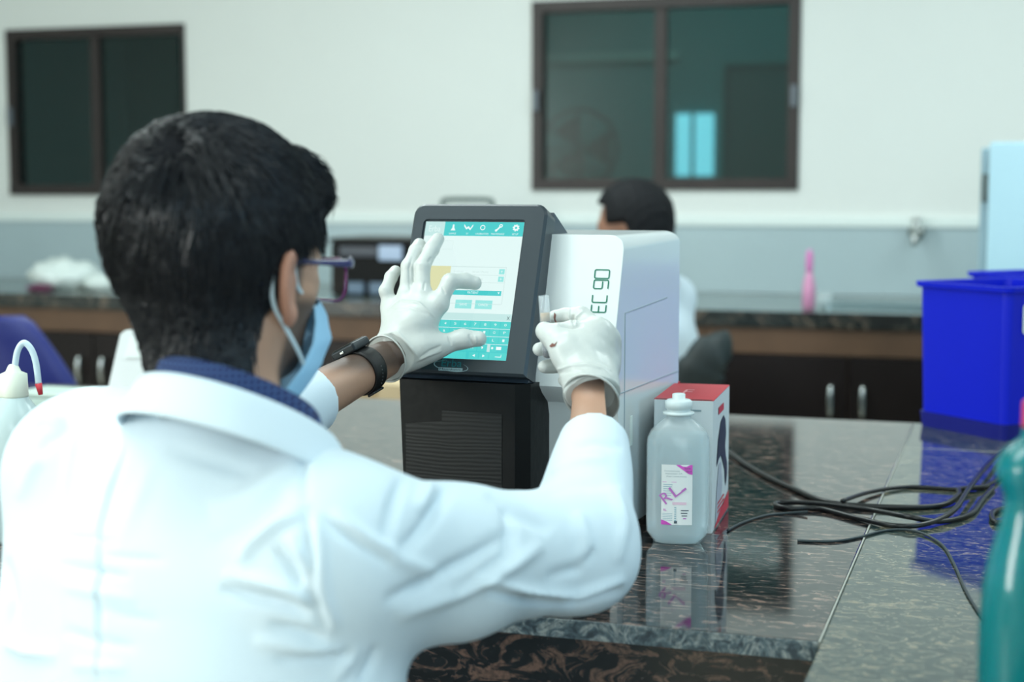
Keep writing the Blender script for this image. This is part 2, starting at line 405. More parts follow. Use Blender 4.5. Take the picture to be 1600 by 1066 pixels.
# round fan shape standing in for a reflection in the right window
e = empty('fan_reflection', PV(905, 300, V2-.2), RZ, 'dark round fan shape standing in for a reflection in the right window', 'fan')
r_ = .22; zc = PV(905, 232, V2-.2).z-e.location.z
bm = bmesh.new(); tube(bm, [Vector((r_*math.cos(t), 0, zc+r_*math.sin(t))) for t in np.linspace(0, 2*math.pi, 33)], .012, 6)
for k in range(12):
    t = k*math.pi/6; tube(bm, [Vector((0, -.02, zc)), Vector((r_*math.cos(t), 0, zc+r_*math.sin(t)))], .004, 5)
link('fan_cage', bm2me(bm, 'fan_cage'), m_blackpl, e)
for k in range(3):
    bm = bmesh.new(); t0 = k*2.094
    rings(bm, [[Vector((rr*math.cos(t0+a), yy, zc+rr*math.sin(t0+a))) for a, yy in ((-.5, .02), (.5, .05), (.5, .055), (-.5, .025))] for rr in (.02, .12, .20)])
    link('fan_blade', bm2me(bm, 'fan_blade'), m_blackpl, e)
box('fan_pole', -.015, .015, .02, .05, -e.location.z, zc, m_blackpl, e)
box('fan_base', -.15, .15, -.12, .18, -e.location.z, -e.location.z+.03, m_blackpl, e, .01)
# ceiling lamps (housings) over the room
for i, (u, v) in enumerate(((-1.7, 1.2), (1.0, 1.2), (-2.0, 3.9), (1.0, 3.9))):
    e = empty('ceiling_light', R2W(u, v, 2.94), RZ, ('flat ceiling light panel above the near left of the room', 'flat ceiling light panel above the near right of the room', 'flat ceiling light panel near the left window', 'flat ceiling light panel near the right window')[i], 'ceiling light', 'ceiling light panels')
    bm = bmesh.new(); bbox(bm, -.84, .84, -.49, -.45, 0, .06); bbox(bm, -.84, .84, .45, .49, 0, .06); bbox(bm, -.84, -.8, -.45, .45, 0, .06); bbox(bm, .8, .84, -.45, .45, 0, .06); bbox(bm, -.8, .8, -.45, .45, .045, .06)
    link('housing', bm2me(bm, 'housing'), m_trim, e)
# ================================================================== FAR COUNTER
VC = 5.15; ZC = .858
e = empty('far_worktop', R2W(-.8, VC+.3, ZC-.05), RZ, 'long granite worktop along the far wall under the windows', 'worktop')
bm = bmesh.new(); bbox(bm, UL+.8+.01, UR+.8-.01, -.3, VW-VC-.3-.013, 0, .05, 0, .004)
link('slab', bm2me(bm, 'slab'), granite('granite_far', (70, 84, 82), (104, 118, 114), (150, 150, 140), (1, 2, 1), .3, 8., rough=.12), e)
box('front_edge', UL+.81, UR+.79, -.312, -.30, .0, .052, granite('granite_far_edge', (14, 22, 22), (34, 42, 40), (96, 84, 72), (1, 1, 1), .3, 20., rough=.25), e)
def cab(u, lab):
    e = empty('base_cabinet', R2W(u, VC, 0), RZ, lab, 'cabinet', 'dark base cabinets under the far worktop')
    w2 = .478; H = ZC-.055
    box('body', -w2, w2, .03, VW-VC-.02, .1, H, m_wood, e)
    box('plinth', -w2, w2, .08, .5, 0, .1, m_dark_lam, e)
    box('face_rail', -w2, w2, .0, .03, H-.085, H, m_wood, e)
    for s in (-1, 1):
        box('stile', s*w2-.02 if s > 0 else -w2, w2 if s > 0 else -w2+.02, .0, .03, .1, H-.086, m_wood, e)
        d = box('door', min(s*.003, s*(w2-.022)), max(s*.003, s*(w2-.022)), -.002, .026, .12, H-.09, m_dark_lam, e, .003)
        x = s*.052
        bm = bmesh.new(); zz = H-.235
        tube(bm, catmull([(x, -.002, zz+.05), (x, -.028, zz+.045), (x, -.034, zz), (x, -.028, zz-.045), (x, -.002, zz-.05)], 5), [.006+.004*math.sin(math.pi*k/20) for k in range(21)], 8)
        h = link('handle', bm2me(bm, 'handle'), m_chrome, d, True)
for u, lab in ((-4.344, 'dark two-door cabinet at the far left end below the left window'), (-3.384, 'dark two-door cabinet behind the blue chair with two chrome handles'), (-2.424, 'dark two-door cabinet hidden behind the man in front'), (-1.464, 'dark two-door cabinet behind the seated person in the background'), (-.504, 'dark two-door cabinet with two chrome handles left of the blue bin'), (.456, 'dark two-door cabinet behind the blue bin'), (1.416, 'dark two-door cabinet at the right end of the far worktop')):
    cab(u, lab)
# ================================================================== ISLAND BENCH
VN, VF, UJ, ZT = 1.556, 3.13, -.175, .80
e = empty('island_bench', R2W(UJ, VN, 0), RZ, 'polished granite island workbench with a wing running towards the camera', 'workbench')
box('worktop', -2.6, -.0012, 0, VF-VN, ZT-.021, ZT, m_granite, e, .002)['label'] = 'streaked granite slab under the analyser'
box('worktop', .0012, 1.9, -.95, VF-VN, ZT-.021, ZT, m_granite_w, e, .002)['label'] = 'lighter swirled granite slab on the right'
box('cut_edge', -2.6, -.0012, -.0015, 0.0005, ZT-.0205, ZT-.0005, m_edge, e)
box('grout_joint', -.0009, .0009, 0, VF-VN, ZT-.02, ZT+.0002, m_grout, e)
box('grout_joint', .0012, 1.9, 1.262, 1.2645, ZT-.02, ZT+.0002, m_grout, e)
bm = bmesh.new(); bbox(bm, -2.58, -.002, .02, .04, .1, ZT-.021); link('front_panel', bm2me(bm, 'front_panel'), m_granite_p, e)
bm = bmesh.new(); bbox(bm, .015, .035, -.93, .02, .1, ZT-.021); link('wing_panel', bm2me(bm, 'wing_panel'), m_granite_p, e)
box('carcass', -2.55, 1.85, .05, VF-VN-.03, .0, ZT-.022, m_wood, e)
box('carcass', .04, 1.85, -.92, .049, .0, ZT-.022, m_wood, e)
# ================================================================== ANALYSER
TM = math.radians(22); CM, SM = math.cos(TM), math.sin(TM)
c_ = P(955, 300, 1.95)
MX = Vector((CM, -SM, 0)); MY = Vector((SM, CM, 0)); MO = Vector((c_.x, c_.y, ZT))-MX*.30   # front-left base corner
an = empty('blood_analyser', MO, -TM, 'white and black benchtop analyser with tall touch screen on the granite island', 'analyser')
def ML(x, y, z): return MO+MX*x+MY*y+Vector((0, 0, z))
# white body: profile in y-z extruded along x
def prof_body():
    p = [(.035, .012), (.035, .165), (.030, .182), (.012, .196), (.004, .206), (.006, .225), (.060, .402), (.305, .402), (.320, .387), (.320, .012)]
    return p
bm = bmesh.new(); pr = prof_body()
rings(bm, [[Vector((x, y, z)) for y, z in pr] for x in (.012, .30)])
bmesh.ops.recalc_face_normals(bm, faces=bm.faces[:])
ed = [e_ for e_ in bm.edges if all(abs(v.co.x-.30) < 1e-6 for v in e_.verts) and all(v.co.z > .39 for v in e_.verts) and max(v.co.y for v in e_.verts) > .07]
bmesh.ops.bevel(bm, geom=ed, offset=.020, segments=8, affect='EDGES', profile=.5)
ed = [e_ for e_ in bm.edges if e_.is_manifold and all(v.co.x > .27 for v in e_.verts) and e_.calc_face_angle(0) > .5 and all(v.co.y < .08 and v.co.z > .15 for v in e_.verts)]
bmesh.ops.bevel(bm, geom=ed, offset=.0018, segments=2, affect='EDGES', profile=.5)
ob = link('housing', bm2me(bm, 'housing'), m_whitepl, an); shade(ob, 35)
# feet
for x, y in ((.03, .06), (.28, .06), (.03, .27), (.28, .27)):
    bm = bmesh.new(); lathe(bm, [(.014, 0), (.015, .012)], 20, (x, y, 0)); link('foot', bm2me(bm, 'foot'), m_rubber, an)
# side door panel and seams on the right flank
m_seam = M('panel_gap', (150, 165, 175), .5)
bm = bmesh.new()
tube(bm, [Vector((.3001, .06, .018)), Vector((.3001, .06, .30)), Vector((.3001, .255, .308))], .0009, 6)
tube(bm, [Vector((.3001, .036, .196)), Vector((.3001, .318, .196))], .0009, 6)
link('side_seam', bm2me(bm, 'side_seam'), m_seam, an)
box('side_slot', .2998, .3008, .085, .095, .12, .16, m_trim, an, .0003)
# sample bay (flat black plate in place of a shaded recess) in the white lower front
box('sample_bay', .238, .29, .0335, .036, .02, .172, m_blackpl, an, .001)
bm = bmesh.new(); tube(bm, [Vector((.262, .030, .172)), Vector((.262, .018, .16)), Vector((.262, .012, .10))], .0014, 8)
link('probe', bm2me(bm, 'probe'), m_chrome, an, True)
# black lower cabinet
XL = .006; XR = .212
bm = bmesh.new(); 
rs = []
for z, ix in ((.012, .007), (.10, .004), (.211, .0)):
    rs.append([Vector((XL+ix+a, -.035+b, z)) for a, b in ((0, .03), (.012, 0), (XR-.035-ix, 0), (XR-.018-ix, .012), (XR-.012-ix, .10), (0, .10))])
rings(bm, rs); ob = link('lower_cover', bm2me(bm, 'lower_cover'), m_black_lo, an); shade(ob, 25)
# textured insert
def FL(x, z, d=0.): return Vector((x, -.0352-d, z))
bm = bmesh.new()
rings(bm, [[FL(.027, .02), FL(.165, .02), FL(.165, .172), FL(.08, .172), FL(.08, .158), FL(.027, .152)], [FL(.027, .02, .0006), FL(.165, .02, .0006), FL(.165, .172, .0006), FL(.08, .172, .0006), FL(.08, .158, .0006), FL(.027, .152, .0006)]])
m_tex = M('ribbed_panel', (14, 17, 19), .36)
nt = m_tex.node_tree; wv = nt.nodes.new('ShaderNodeTexWave'); wv.bands_direction = 'Z'; wv.inputs['Scale'].default_value = 60; wv.inputs['Distortion'].default_value = 9; wv.inputs['Detail'].default_value = 3; wv.inputs['Detail Scale'].default_value = .4
tc = nt.nodes.new('ShaderNodeTexCoord'); bp = nt.nodes.new('ShaderNodeBump'); bp.inputs['Strength'].default_value = .14; bp.inputs['Distance'].default_value = .001
mpn = nt.nodes.new('ShaderNodeMapping'); mpn.inputs['Scale'].default_value = (.35, 1, 1); nt.links.new(tc.outputs['Object'], mpn.inputs[0]); nt.links.new(mpn.outputs[0], wv.inputs['Vector'])
nt.links.new(wv.outputs['Fac'], bp.inputs['Height']); nt.links.new(bp.outputs['Normal'], nt.nodes['Principled BSDF'].inputs['Normal'])
link('ribbed_insert', bm2me(bm, 'ribbed_insert'), m_tex, an)
# tilted monitor : local frame on the tilted face
TILT = math.atan2(.085, .232); FZ0 = .222; FY0 = -.0356; FH = .235
ct_, st_ = math.cos(TILT), math.sin(TILT)
def MF(x, h, d=0.):            # x across, h up the face, d out of the face towards the user
    return Vector((x, FY0+h*st_-d*ct_, FZ0+h*ct_+d*st_))
def MFW(x, h, d=0.): q = MF(x, h, d); return ML(q.x, q.y, q.z)
WX = .198
def out_top(w0, hh, r, ins=0.):
    pts = [(ins+.004, ins)]+[(w0-ins, ins)]
    for cx, a0 in ((w0-r, 0), (r+.004, 90)):
        for k in range(6):
            a = math.radians(a0+90*k/5); pts.append((cx+(r-ins)*math.cos(a), hh-r+(r-ins)*math.sin(a)))
    return pts
bm = bmesh.new()
o1 = out_top(WX, FH, .016); o0 = out_top(WX, FH, .016, .0035)
SX0, SX1, SH0, SH1 = .0240, .1670, .0205, .2095
rsn = [[MF(x, h, -.034) for x, h in o1], [MF(x, h, -.0035) for x, h in o1], [MF(x, h, 0) for x, h in o0]]
vv = rings(bm, rsn, (True, False))
# front face as a frame around the recessed screen
inner = [(SX0-.003, SH0-.003), (SX1+.003, SH0-.003)]
for cx, a0 in ((SX1+.003-.006, 0), (SX0-.003+.006, 90)):
    for k in range(6):
        a = math.radians(a0+90*k/5); inner.append((cx+.006*math.cos(a), SH1+.003-.006+.006*math.sin(a)))
iv = [bm.verts.new(MF(x, h, 0)) for x, h in inner]; iv2 = [bm.verts.new(MF(x, h, -.0025)) for x, h in inner]; n = len(iv)
for i in range(n):
    j = (i+1) % n; bm.faces.new((vv[-1][i], vv[-1][j], iv[j], iv[i])); bm.faces.new((iv[i], iv[j], iv2[j], iv2[i]))
bm.faces.new(iv2)
ob = link('monitor_bezel', bm2me(bm, 'monitor_bezel'), m_bezel, an); shade(ob, 30)
# wedge behind the monitor
bm = bmesh.new()
m_wedge = M('wedge_plastic', (44, 56, 68), .35)
rings(bm, [[Vector((x, FY0+.012, FZ0-.01)), Vector((x, FY0+.012+.012, FZ0+.0)), MF(x, FH-.002, -.030), Vector((x, .13, .40)), Vector((x, .13, .2))] for x in (.008, WX-.002)])
link('monitor_back', bm2me(bm, 'monitor_back'), m_wedge, an)
# ---- screen
def emi(name, col, s=1.0):
    m = bpy.data.materials.new(name); m.use_nodes = True; nt = m.node_tree; nt.nodes.clear()
    o_ = nt.nodes.new('ShaderNodeOutputMaterial'); e_ = nt.nodes.new('ShaderNodeEmission'); e_.inputs[0].default_value = lin(*col); e_.inputs[1].default_value = s*.76
    g = nt.nodes.new('ShaderNodeBsdfGlossy'); g.inputs['Roughness'].default_value = .08; ad = nt.nodes.new('ShaderNodeMixShader'); ad.inputs[0].default_value = .04
    nt.links.new(e_.outputs[0], ad.inputs[1]); nt.links.new(g.outputs[0], ad.inputs[2]); nt.links.new(ad.outputs[0], o_.inputs[0]); return m
UI = [emi('ui_white', (226, 248, 246)), emi('ui_teal', (74, 205, 205)), emi('ui_pale', (196, 232, 230)), emi('ui_yellow', (222, 224, 176)), emi('ui_icon', (236, 252, 252)), emi('ui_line', (206, 228, 226)), emi('ui_black', (16, 36, 40)), emi('ui_button', (150, 230, 226)), emi('ui_key', (84, 212, 208))]
bm = bmesh.new(); SWd = SX1-SX0; SHt = SH1-SH0
lay = [0.]
def sf(s, t): return MF(SX0+s*SWd, SH1-t*SHt, -.0023+lay[0])
def uq(s0, s1, t0, t1, mi, z=.0002): lay[0] = z; quad(bm, s0, s1, t1, t0, sf, mi)
def ut(s, x, y, w_, h_, mi, z=.0006):
    lay[0] = z; text(bm, s, x, y, w_, -h_, sf, mi)
uq(0, 1, 0, 1, 0, 0); uq(0, 1, 0, .105, 1); uq(0, .2, 0, .105, 2, .0003)
ut('Erba', .04, .075, .12, .045, 0)
for (s, lb) in ((.29, 'SAMPLE'), (.44, 'QC'), (.59, 'CALIBRATION'), (.75, 'MAINTENANCE'), (.925, 'SETUP')):
    wl = .012*len(lb); ut(lb, s-wl/2, .095, wl, .013, 4)
lay[0] = .0005
poly(bm, [(.265, .065), (.315, .065), (.30, .045), (.297, .02), (.283, .02), (.28, .045)], sf, 4)
for a, b in (((.40, .025), (.425, .05)), ((.425, .05), (.445, .04)), ((.445, .04), (.465, .055)), ((.465, .055), (.49, .025))):
    d = .008; poly(bm, [(a[0], a[1]-d), (b[0], b[1]-d), (b[0], b[1]+d), (a[0], a[1]+d)], sf, 4)
def uring(cs, ctt, r0, r1, mi, n=16, teeth=0):
    for k in range(n):
        a0 = 2*math.pi*k/n; a1 = 2*math.pi*(k+1)/n; rr = r1*(1.25 if teeth and k % 2 == 0 else 1)
        q = lambda r, a: (cs+r*math.cos(a), ctt+r*math.sin(a)*SWd/SHt)
        poly(bm, [q(r0, a0), q(rr, a0), q(rr, a1), q(r0, a1)], sf, mi)
uring(.59, .042, .018, .026, 4); uring(.59, .042, .0, .007, 4, 8) if False else None
uring(.925, .042, .012, .028, 4, 16, 1)
poly(bm, [(.725, .06), (.735, .068), (.775, .035), (.763, .028)], sf, 4); uring(.772, .028, .008, .018, 4, 10); uring(.728, .062, .004, .012, 4, 8)
uq(.2, .31, .14, .142, 5); uq(.2, .31, .205, .207, 5); uq(.31, .312, .14, .207, 5)
uq(.08, .325, .33, .645, 3); uq(.33, .88, .33, .335, 5); uq(.88, .885, .33, .6, 5); uq(.33, .88, .39, .393, 5); uq(.33, .88, .445, .448, 5); uq(.33, .88, .60, .604, 5)
for t in (.345, .40): uq(.815, .87, t, t+.038, 7); ut('+', .832, t+.028, .02, .018, 4)
ut('Sample type', .36, .375, .1, .014, 5); ut('ID', .40, .43, .03, .014, 5); ut('Serum / Plasma', .55, .375, .16, .014, 5); ut('1254', .60, .43, .06, .014, 5)
uq(.355, .865, .505, .540, 1); ut('PATIENT', .53, .530, .11, .017, 4); lay[0] = .0006; poly(bm, [(.83, .515), (.85, .515), (.84, .53)], sf, 4)
uq(.42, .585, .575, .638, 7); uq(.62, .79, .575, .638, 7); ut('SAVE', .465, .617, .075, .018, 4); ut('CANCEL', .655, .617, .10, .018, 4)
uq(0, 1, .67, .722, 2); uq(.115, .165, .676, .716, 1); ut('+', .13, .708, .02, .018, 4); ut('X', .955, .712, .028, .026, 6)
uq(0, 1, .722, 1, 1)
rows = ['1234567890', 'QWERTYUIOP', 'ASDFGHJKL-', 'ZXCVBNM,.']
for r, row in enumerate(rows):
    t0 = .722+.0556*r
    for k, ch in enumerate(row):
        s0 = k*.1; uq(s0+.004, s0+.096, t0+.004, t0+.0516, 8, .0004)
        if not (r == 3 and k > 8): ut(ch, s0+.04, t0+.036, .022, .018, 4, .0008)
    uq(0, 1, t0-.0015, t0+.0015, 4, .0003)
uq(.80, .83, .890, .944, 2, .0009); uring(.915, .915, 0, .02, 4, 10) if False else uq(.89, .94, .905, .927, 4, .0009)
for k, s0 in enumerate((.03, .63, .73, .83)): uq(s0, s0+(.57 if k == 0 else .09 if k < 3 else .165), .949, .995, 8, .0005)
lay[0] = .0009
poly(bm, [(.69, .963), (.69, .983), (.665, .973)], sf, 4); poly(bm, [(.765, .963), (.79, .973), (.765, .983)], sf, 4); uq(.89, .95, .975, .979, 4, .0009); uq(.946, .95, .96, .979, 4, .0009)
flat_link('touch_screen', bm, UI, an)
# badge
bm = bmesh.new(); m_bd = M('badge_teal', (24, 104, 112), .4); m_bs = M('badge_silver', (150, 178, 186), .35)
bf = lambda x, h: MF(x, h, .0006)
text(bm, 'Erba', .078, .0085, .029, .0105, bf, 0)
for i in range(40):
    a0 = math.radians(100+i*7.6); a1 = math.radians(100+(i+1)*7.6); wd0 = .0014*math.sin(math.pi*i/40)+.0002; wd1 = .0014*math.sin(math.pi*(i+1)/40)+.0002
    q = lambda a, k: (.092+(.024+k)*math.cos(a), .0095+(.0062+k*.6)*math.sin(a)-.10*((.024)*math.cos(a)))
    poly(bm, [q(a0, 0), q(a0, wd0), q(a1, wd1), q(a1, 0)], bf, 1)
quad(bm, .075, .109, .0028, .0072, lambda x, h: MF(x, h, .0008), 1)
text(bm, 'Mannheim', .0765, .0036, .031, .0028, lambda x, h: MF(x, h, .0011), 2)
flat_link('badge', bm, [m_bd, m_bs, m_blackpl], an)['label'] = 'oval maker badge below the screen'
# white face lettering EC 90, strokes with rounded corners
def FW(x, h, d=.0):           # on the white tilted face
    y0, z0, y1, z1 = .006, .225, .060, .402; L_ = math.hypot(y1-y0, z1-z0); sy, sz = (y1-y0)/L_, (z1-z0)/L_
    return Vector((x, y0+sy*h-sz*d, z0+sz*h+sy*d))
bm = bmesh.new()
def stroke(bm, pts, wd, fn, mi=0, closed=False):
    # rounded corner polyline: widen into quads
    rp = []
    n = len(pts)
    for i, p in enumerate(pts):
        if not closed and i in (0, n-1): rp.append(p); continue
        a = Vector(pts[i-1]); b = Vector(p); c = Vector(pts[(i+1) % n]); r = min(.0022, (a-b).length/2.1, (c-b).length/2.1)
        p0 = b+(a-b).normalized()*r; p2 = b+(c-b).normalized()*r
        for k in range(5): t = k/4; rp.append(tuple((1-t)**2*p0+2*t*(1-t)*b+t*t*p2))
    if closed: rp.append(rp[0])
    L_ = []; R_ = []
    for i, p in enumerate(rp):
        q0 = Vector(rp[max(i-1, 0)]); q1 = Vector(rp[min(i+1, len(rp)-1)])
        if closed and i in (0, len(rp)-1): q0 = Vector(rp[-2]); q1 = Vector(rp[1])
        d = (q1-q0).normalized(); nn = Vector((-d.y, d.x))*wd/2; L_.append(Vector(p)+nn); R_.append(Vector(p)-nn)
    for i in range(len(rp)-1): poly(bm, [tuple(L_[i]), tuple(R_[i]), tuple(R_[i+1]), tuple(L_[i+1])], fn, mi)
# letters drawn in (a: reading direction = up the face, b: glyph up = towards -x)
LX, LH, LS = .2835, .081, .0198
def lf(a, b): return FW(LX-b, LH+a, .0008)
Wd = .0016; gl = .0098; gp = .0130
stroke(bm, [(gl, 0), (0, 0), (0, LS), (gl, LS)], Wd, lf); stroke(bm, [(0, LS/2), (gl*.85, LS/2)], Wd, lf)
x = gp; stroke(bm, [(x+gl, 0), (x, 0), (x, LS), (x+gl, LS)], Wd, lf)
gl = .0115; x = .0314; stroke(bm, [(x, 0), (x+gl, 0), (x+gl, LS), (x, LS), (x, LS*.4), (x+gl*.85, LS*.4)], Wd, lf)
x = .0452; stroke(bm, [(x, 0), (x+gl, 0), (x+gl, LS), (x, LS)], Wd, lf, closed=True)
flat_link('lettering', bm, [m_green_t], an)['label'] = 'green EC 90 lettering reading upwards'

# ================================================================== THINGS ON THE ISLAND
# ---- infusion bottle
def bottle_prof(k=1.):
    return [(.012, .002), (.026, .0), (.031, .0015), (.0405, .015), (.0412, .03), (.0412, .128), (.0405, .138), (.036, .148), (.026, .158), (.017, .165), (.0148, .170)]
m_bot = bpy.data.materials.new('clear_bottle_plastic'); m_bot.use_nodes = True
nt = m_bot.node_tree; b_ = nt.nodes['Principled BSDF']; b_.inputs['Base Color'].default_value = (.90, .97, .98, 1); b_.inputs['Roughness'].default_value = .16
tr = nt.nodes.new('ShaderNodeBsdfTransparent'); tr.inputs[0].default_value = (.93, .97, .98, 1); mxs = nt.nodes.new('ShaderNodeMixShader'); mxs.inputs[0].default_value = .30
nt.links.new(tr.outputs[0], mxs.inputs[1]); nt.links.new(b_.outputs[0], mxs.inputs[2]); nt.links.new(mxs.outputs[0], nt.nodes['Material Output'].inputs[0])
m_water = M('clear_liquid', (228, 242, 246), .02, trans=1., ior=1.20)
pb = P(1064, 300, 1.985)
bt = empty('infusion_bottle', (pb.x, pb.y, ZT), math.radians(-8), 'clear plastic infusion bottle with pink and white label in front of the red-topped box', 'bottle')
BY = .62
bm = bmesh.new(); lathe(bm, bottle_prof(), 48, sy=BY, sq=2.5, caps=(True, False)); link('bottle_shell', bm2me(bm, 'bottle_shell'), m_bot, bt, True)
bm = bmesh.new(); lathe(bm, [(r-.0016, z+.0012) for r, z in bottle_prof()[:7]]+[(.034, .1475)], 48, sy=BY, sq=2.5); link('liquid', bm2me(bm, 'liquid'), m_water, bt, True)
m_cap = M('frosted_white_cap', (214, 228, 230), .35, alpha=.9)
bm = bmesh.new(); lathe(bm, [(.0148, .168), (.0205, .1695), (.0205, .1725), (.0150, .1735), (.0155, .1765), (.0178, .1775), (.0178, .1865), (.0145, .189), (.0085, .1895), (.0085, .196), (.006, .197)], 32)
link('cap', bm2me(bm, 'cap'), m_cap, bt, True)
bm = bmesh.new()
def bl(x, z, d=0.): 
    X = x/.0412; y = -.0412*BY*(max(0, 1-abs(X)**2.5))**(1/2.5); return Vector((x, y-.0006-d, z))
g = [(-.019, -.0, 0)]
NX = 10
for i in range(NX):
    x0 = -.0205+.040*i/NX; x1 = -.0205+.040*(i+1)/NX; quad(bm, x0, x1, .028, .107, lambda x, z: bl(x, z), 0)
def lz(x, z): return bl(x, z, .0004)
poly(bm, [(-.002, .107), (.0195, .107), (.0195, .094), (.014, .0955), (.008, .100)], lz, 1)
poly(bm, [(-.0205, .028), (-.0205, .0345), (-.014, .0325), (-.006, .028)], lz, 1)
lz2 = lambda x, z: bl(x, z, .0007)
text(bm, 'Sterile', .009, .1015, .008, .0025, lz2, 4); text(bm, '500 ml', .011, .0975, .007, .0022, lz2, 4)
text(bm, 'Compound Sodium Lactate', -.017, .0975, .020, .0022, lz, 2); text(bm, 'Injection I.P.', -.015, .094, .022, .0022, lz, 2); text(bm, "(Ringer's Lactate Solution)", -.014, .0905, .026, .0022, lz, 2)
quad(bm, -.019, -.001, .084, .0845, lz, 1)
for k in range(6): quad(bm, -.018, -.006-.001*(k % 3), .0805-.0028*k, .0813-.0028*k, lz, 3)
def lrot(x, z):
    a = math.radians(38); X = x*math.cos(a)-z*math.sin(a); Z = x*math.sin(a)+z*math.cos(a); return bl(-.0145+X, .0545+Z, .0009)
m_rl = M('violet_print', (186, 112, 190), .5)
text(bm, 'R', 0, 0, .012, .015, lrot, 5); text(bm, 'L', .0155, 0, .012, .015, lrot, 5); quad(bm, .027, .034, 0, .0028, lrot, 5)
quad(bm, -.006, .012, .0545, .0580, lz, 6); 
text(bm, 'RL', -.0175, .046, .004, .003, lz, 1)
for k in range(5): quad(bm, -.019, -.006, .0385-.0022*k+.004, .0391-.0022*k+.004, lz, 3)
for k in range(7): quad(bm, -.0035, -.001, .050-.0028*k, .0515-.0028*k, lz, 3)
quad(bm, -.0038, .0002, .030, .0335, lz, 4)
for k, (a_, b2) in enumerate(((.005, .015), (.005, .0135), (.006, .013), (.008, .012))): quad(bm, a_, b2, .0465-.0035*k, .0478-.0035*k, lz, 4 if k != 3 else 5)
flat_link('bottle_label', bm, [m_label, m_pink, m_grey_t, M('pale_blue_print', (150, 184, 196), .5), M('dark_small_print', (70, 84, 96), .5), m_rl, M('pale_pink_print', (226, 196, 214), .5)], bt)['label'] = 'white label with pink corners and slanted RL lettering'
# ---- carton behind the bottle
YB = math.radians(15); pc = P(1112, 842, 2.03)
BXo = Vector((pc.x, pc.y, ZT)); BW, BD, BH = .080, .175, .181
bx = empty('product_carton', BXo, -YB, 'white carton with red top and dark blue figure on its side, behind the infusion bottle', 'box')
bm = bmesh.new(); bbox(bm, -BW, 0, 0, BD, 0, BH-.0008, 0, .0012, 2)
ob = link('carton', bm2me(bm, 'carton'), m_card, bx); shade(ob, 30)
bm = bmesh.new(); bbox(bm, -BW, 0.0003, .0006, BD, BH-.0008, BH, 0)
bbox(bm, -BW*.93, -BW*.90, BD-.004, BD-.001, BH-.002, BH+.003, 0)
fn = lambda x, y: Vector((x, y, BH+.0004))
text(bm, 'F', -.052, .055, .012, .05, fn, 1); quad(bm, -.048, -.026, .095, .115, fn, 1) if False else None
quad(bm, -BW+.002, -.002, .0002, .0035, fn, 2)
flat_link('carton_top', bm, [m_red, M('pale_red_print', (232, 160, 166), .5), m_blackpl], bx)['label'] = 'red printed top flap'
bm = bmesh.new(); fn = lambda y, z: Vector((.0010, y, z))
poly(bm, [(.02, 0.003), (.172, .003), (.172, .028), (.12, .022), (.07, .016), (.02, .004)], fn, 0)
fig = [(.035, .085), (.050, .120), (.075, .142), (.105, .147), (.125, .138), (.135, .118), (.125, .100), (.135, .085), (.150, .072), (.152, .055), (.138, .040), (.130, .052), (.125, .066), (.105, .080), (.080, .095), (.055, .092)]
poly(bm, fig, fn, 1)
poly(bm, [(.03, .006), (.08, .012), (.10, .05), (.085, .085), (.06, .085), (.04, .05)], lambda y, z: Vector((.0007, y, z)), 3)
text(bm, 'CLEAN', .055, .150, .06, .010, fn, 0) if False else quad(bm, .05, .105, .155, .165, fn, 0)
for k in range(3): quad(bm, .05, .12, .030-.006*k, .033-.006*k, fn, 0)
flat_link('side_print', bm, [m_red, m_ink, m_ink, M('light_grey_print', (168, 176, 190), .6)], bx)
bm = bmesh.new(); fn = lambda x, z: Vector((x, -.0006, z)); quad(bm, -.062, -.046, .1655, .168, fn, 0); quad(bm, -.030, -.016, .1655, .168, fn, 0)
flat_link('front_print', bm, [m_grey_t], bx)
# ---- blue bins
def bin_(name, p, rz, lab, W, D, H, label=True):
    e = empty(name, p, rz, lab, 'bin', 'blue plastic bins on the island')
    t = .92
    bm = bmesh.new()
    def rr(w_, d_, z, r): return [Vector((x+W/2, y+D/2, z)) for x, y in rrect(w_, d_, r, 4)]
    rs = [rr(W*t, D*t, 0, .014), rr(W*.975, D*.975, H*.86, .016), rr(W*.98, D*.98, H-.012, .016), rr(W*1.05, D*1.05, H-.010, .02), rr(W*1.06, D*1.06, H, .02), rr(W*.97, D*.97, H, .014), rr(W*.955, D*.955, H-.02, .014), rr(W*t-.006, D*t-.006, .006, .012)]
    rings(bm, rs); ob = link('bin_shell', bm2me(bm, 'bin_shell'), m_blue, e); shade(ob, 30)
    bm = bmesh.new(); rings(bm, [rr(W*t+.004, D*t+.004, 0, .014), rr(W*t+.010, D*t+.010, .03, .014)]); ob = link('base_band', bm2me(bm, 'base_band'), m_blue_d, e); shade(ob, 30)
    return e
c1 = G(1427, 664); c2 = G(1556, 689)
dd = (c2-c1); rzb = math.atan2(dd.y, dd.x); Wb = dd.length*1.0/.92
be = bin_('blue_bin', c1, rzb, 'open blue plastic bin with rolled rim, nearer one at the right edge of the island', Wb, .24, .285)
bm = bmesh.new(); lx = Wb*.985+.0003
fn = lambda y, z: Vector((lx+.0022, y, z))
poly(bm, [(x+.055+.03, y+.225) for x, y in rrect(.09, .055, .006, 3)], fn, 0)
text(bm, 'C2', .050, .212, .022, .03, lambda y, z: Vector((lx+.0026, y, z)), 1); quad(bm, .046, .075, .203, .209, lambda y, z: Vector((lx+.0026, y, z)), 2)
flat_link('bin_label', bm, [m_label, m_ink, m_yellow], be)['label'] = 'white label with dark characters and a yellow patch'
c3 = G(1515, 616)
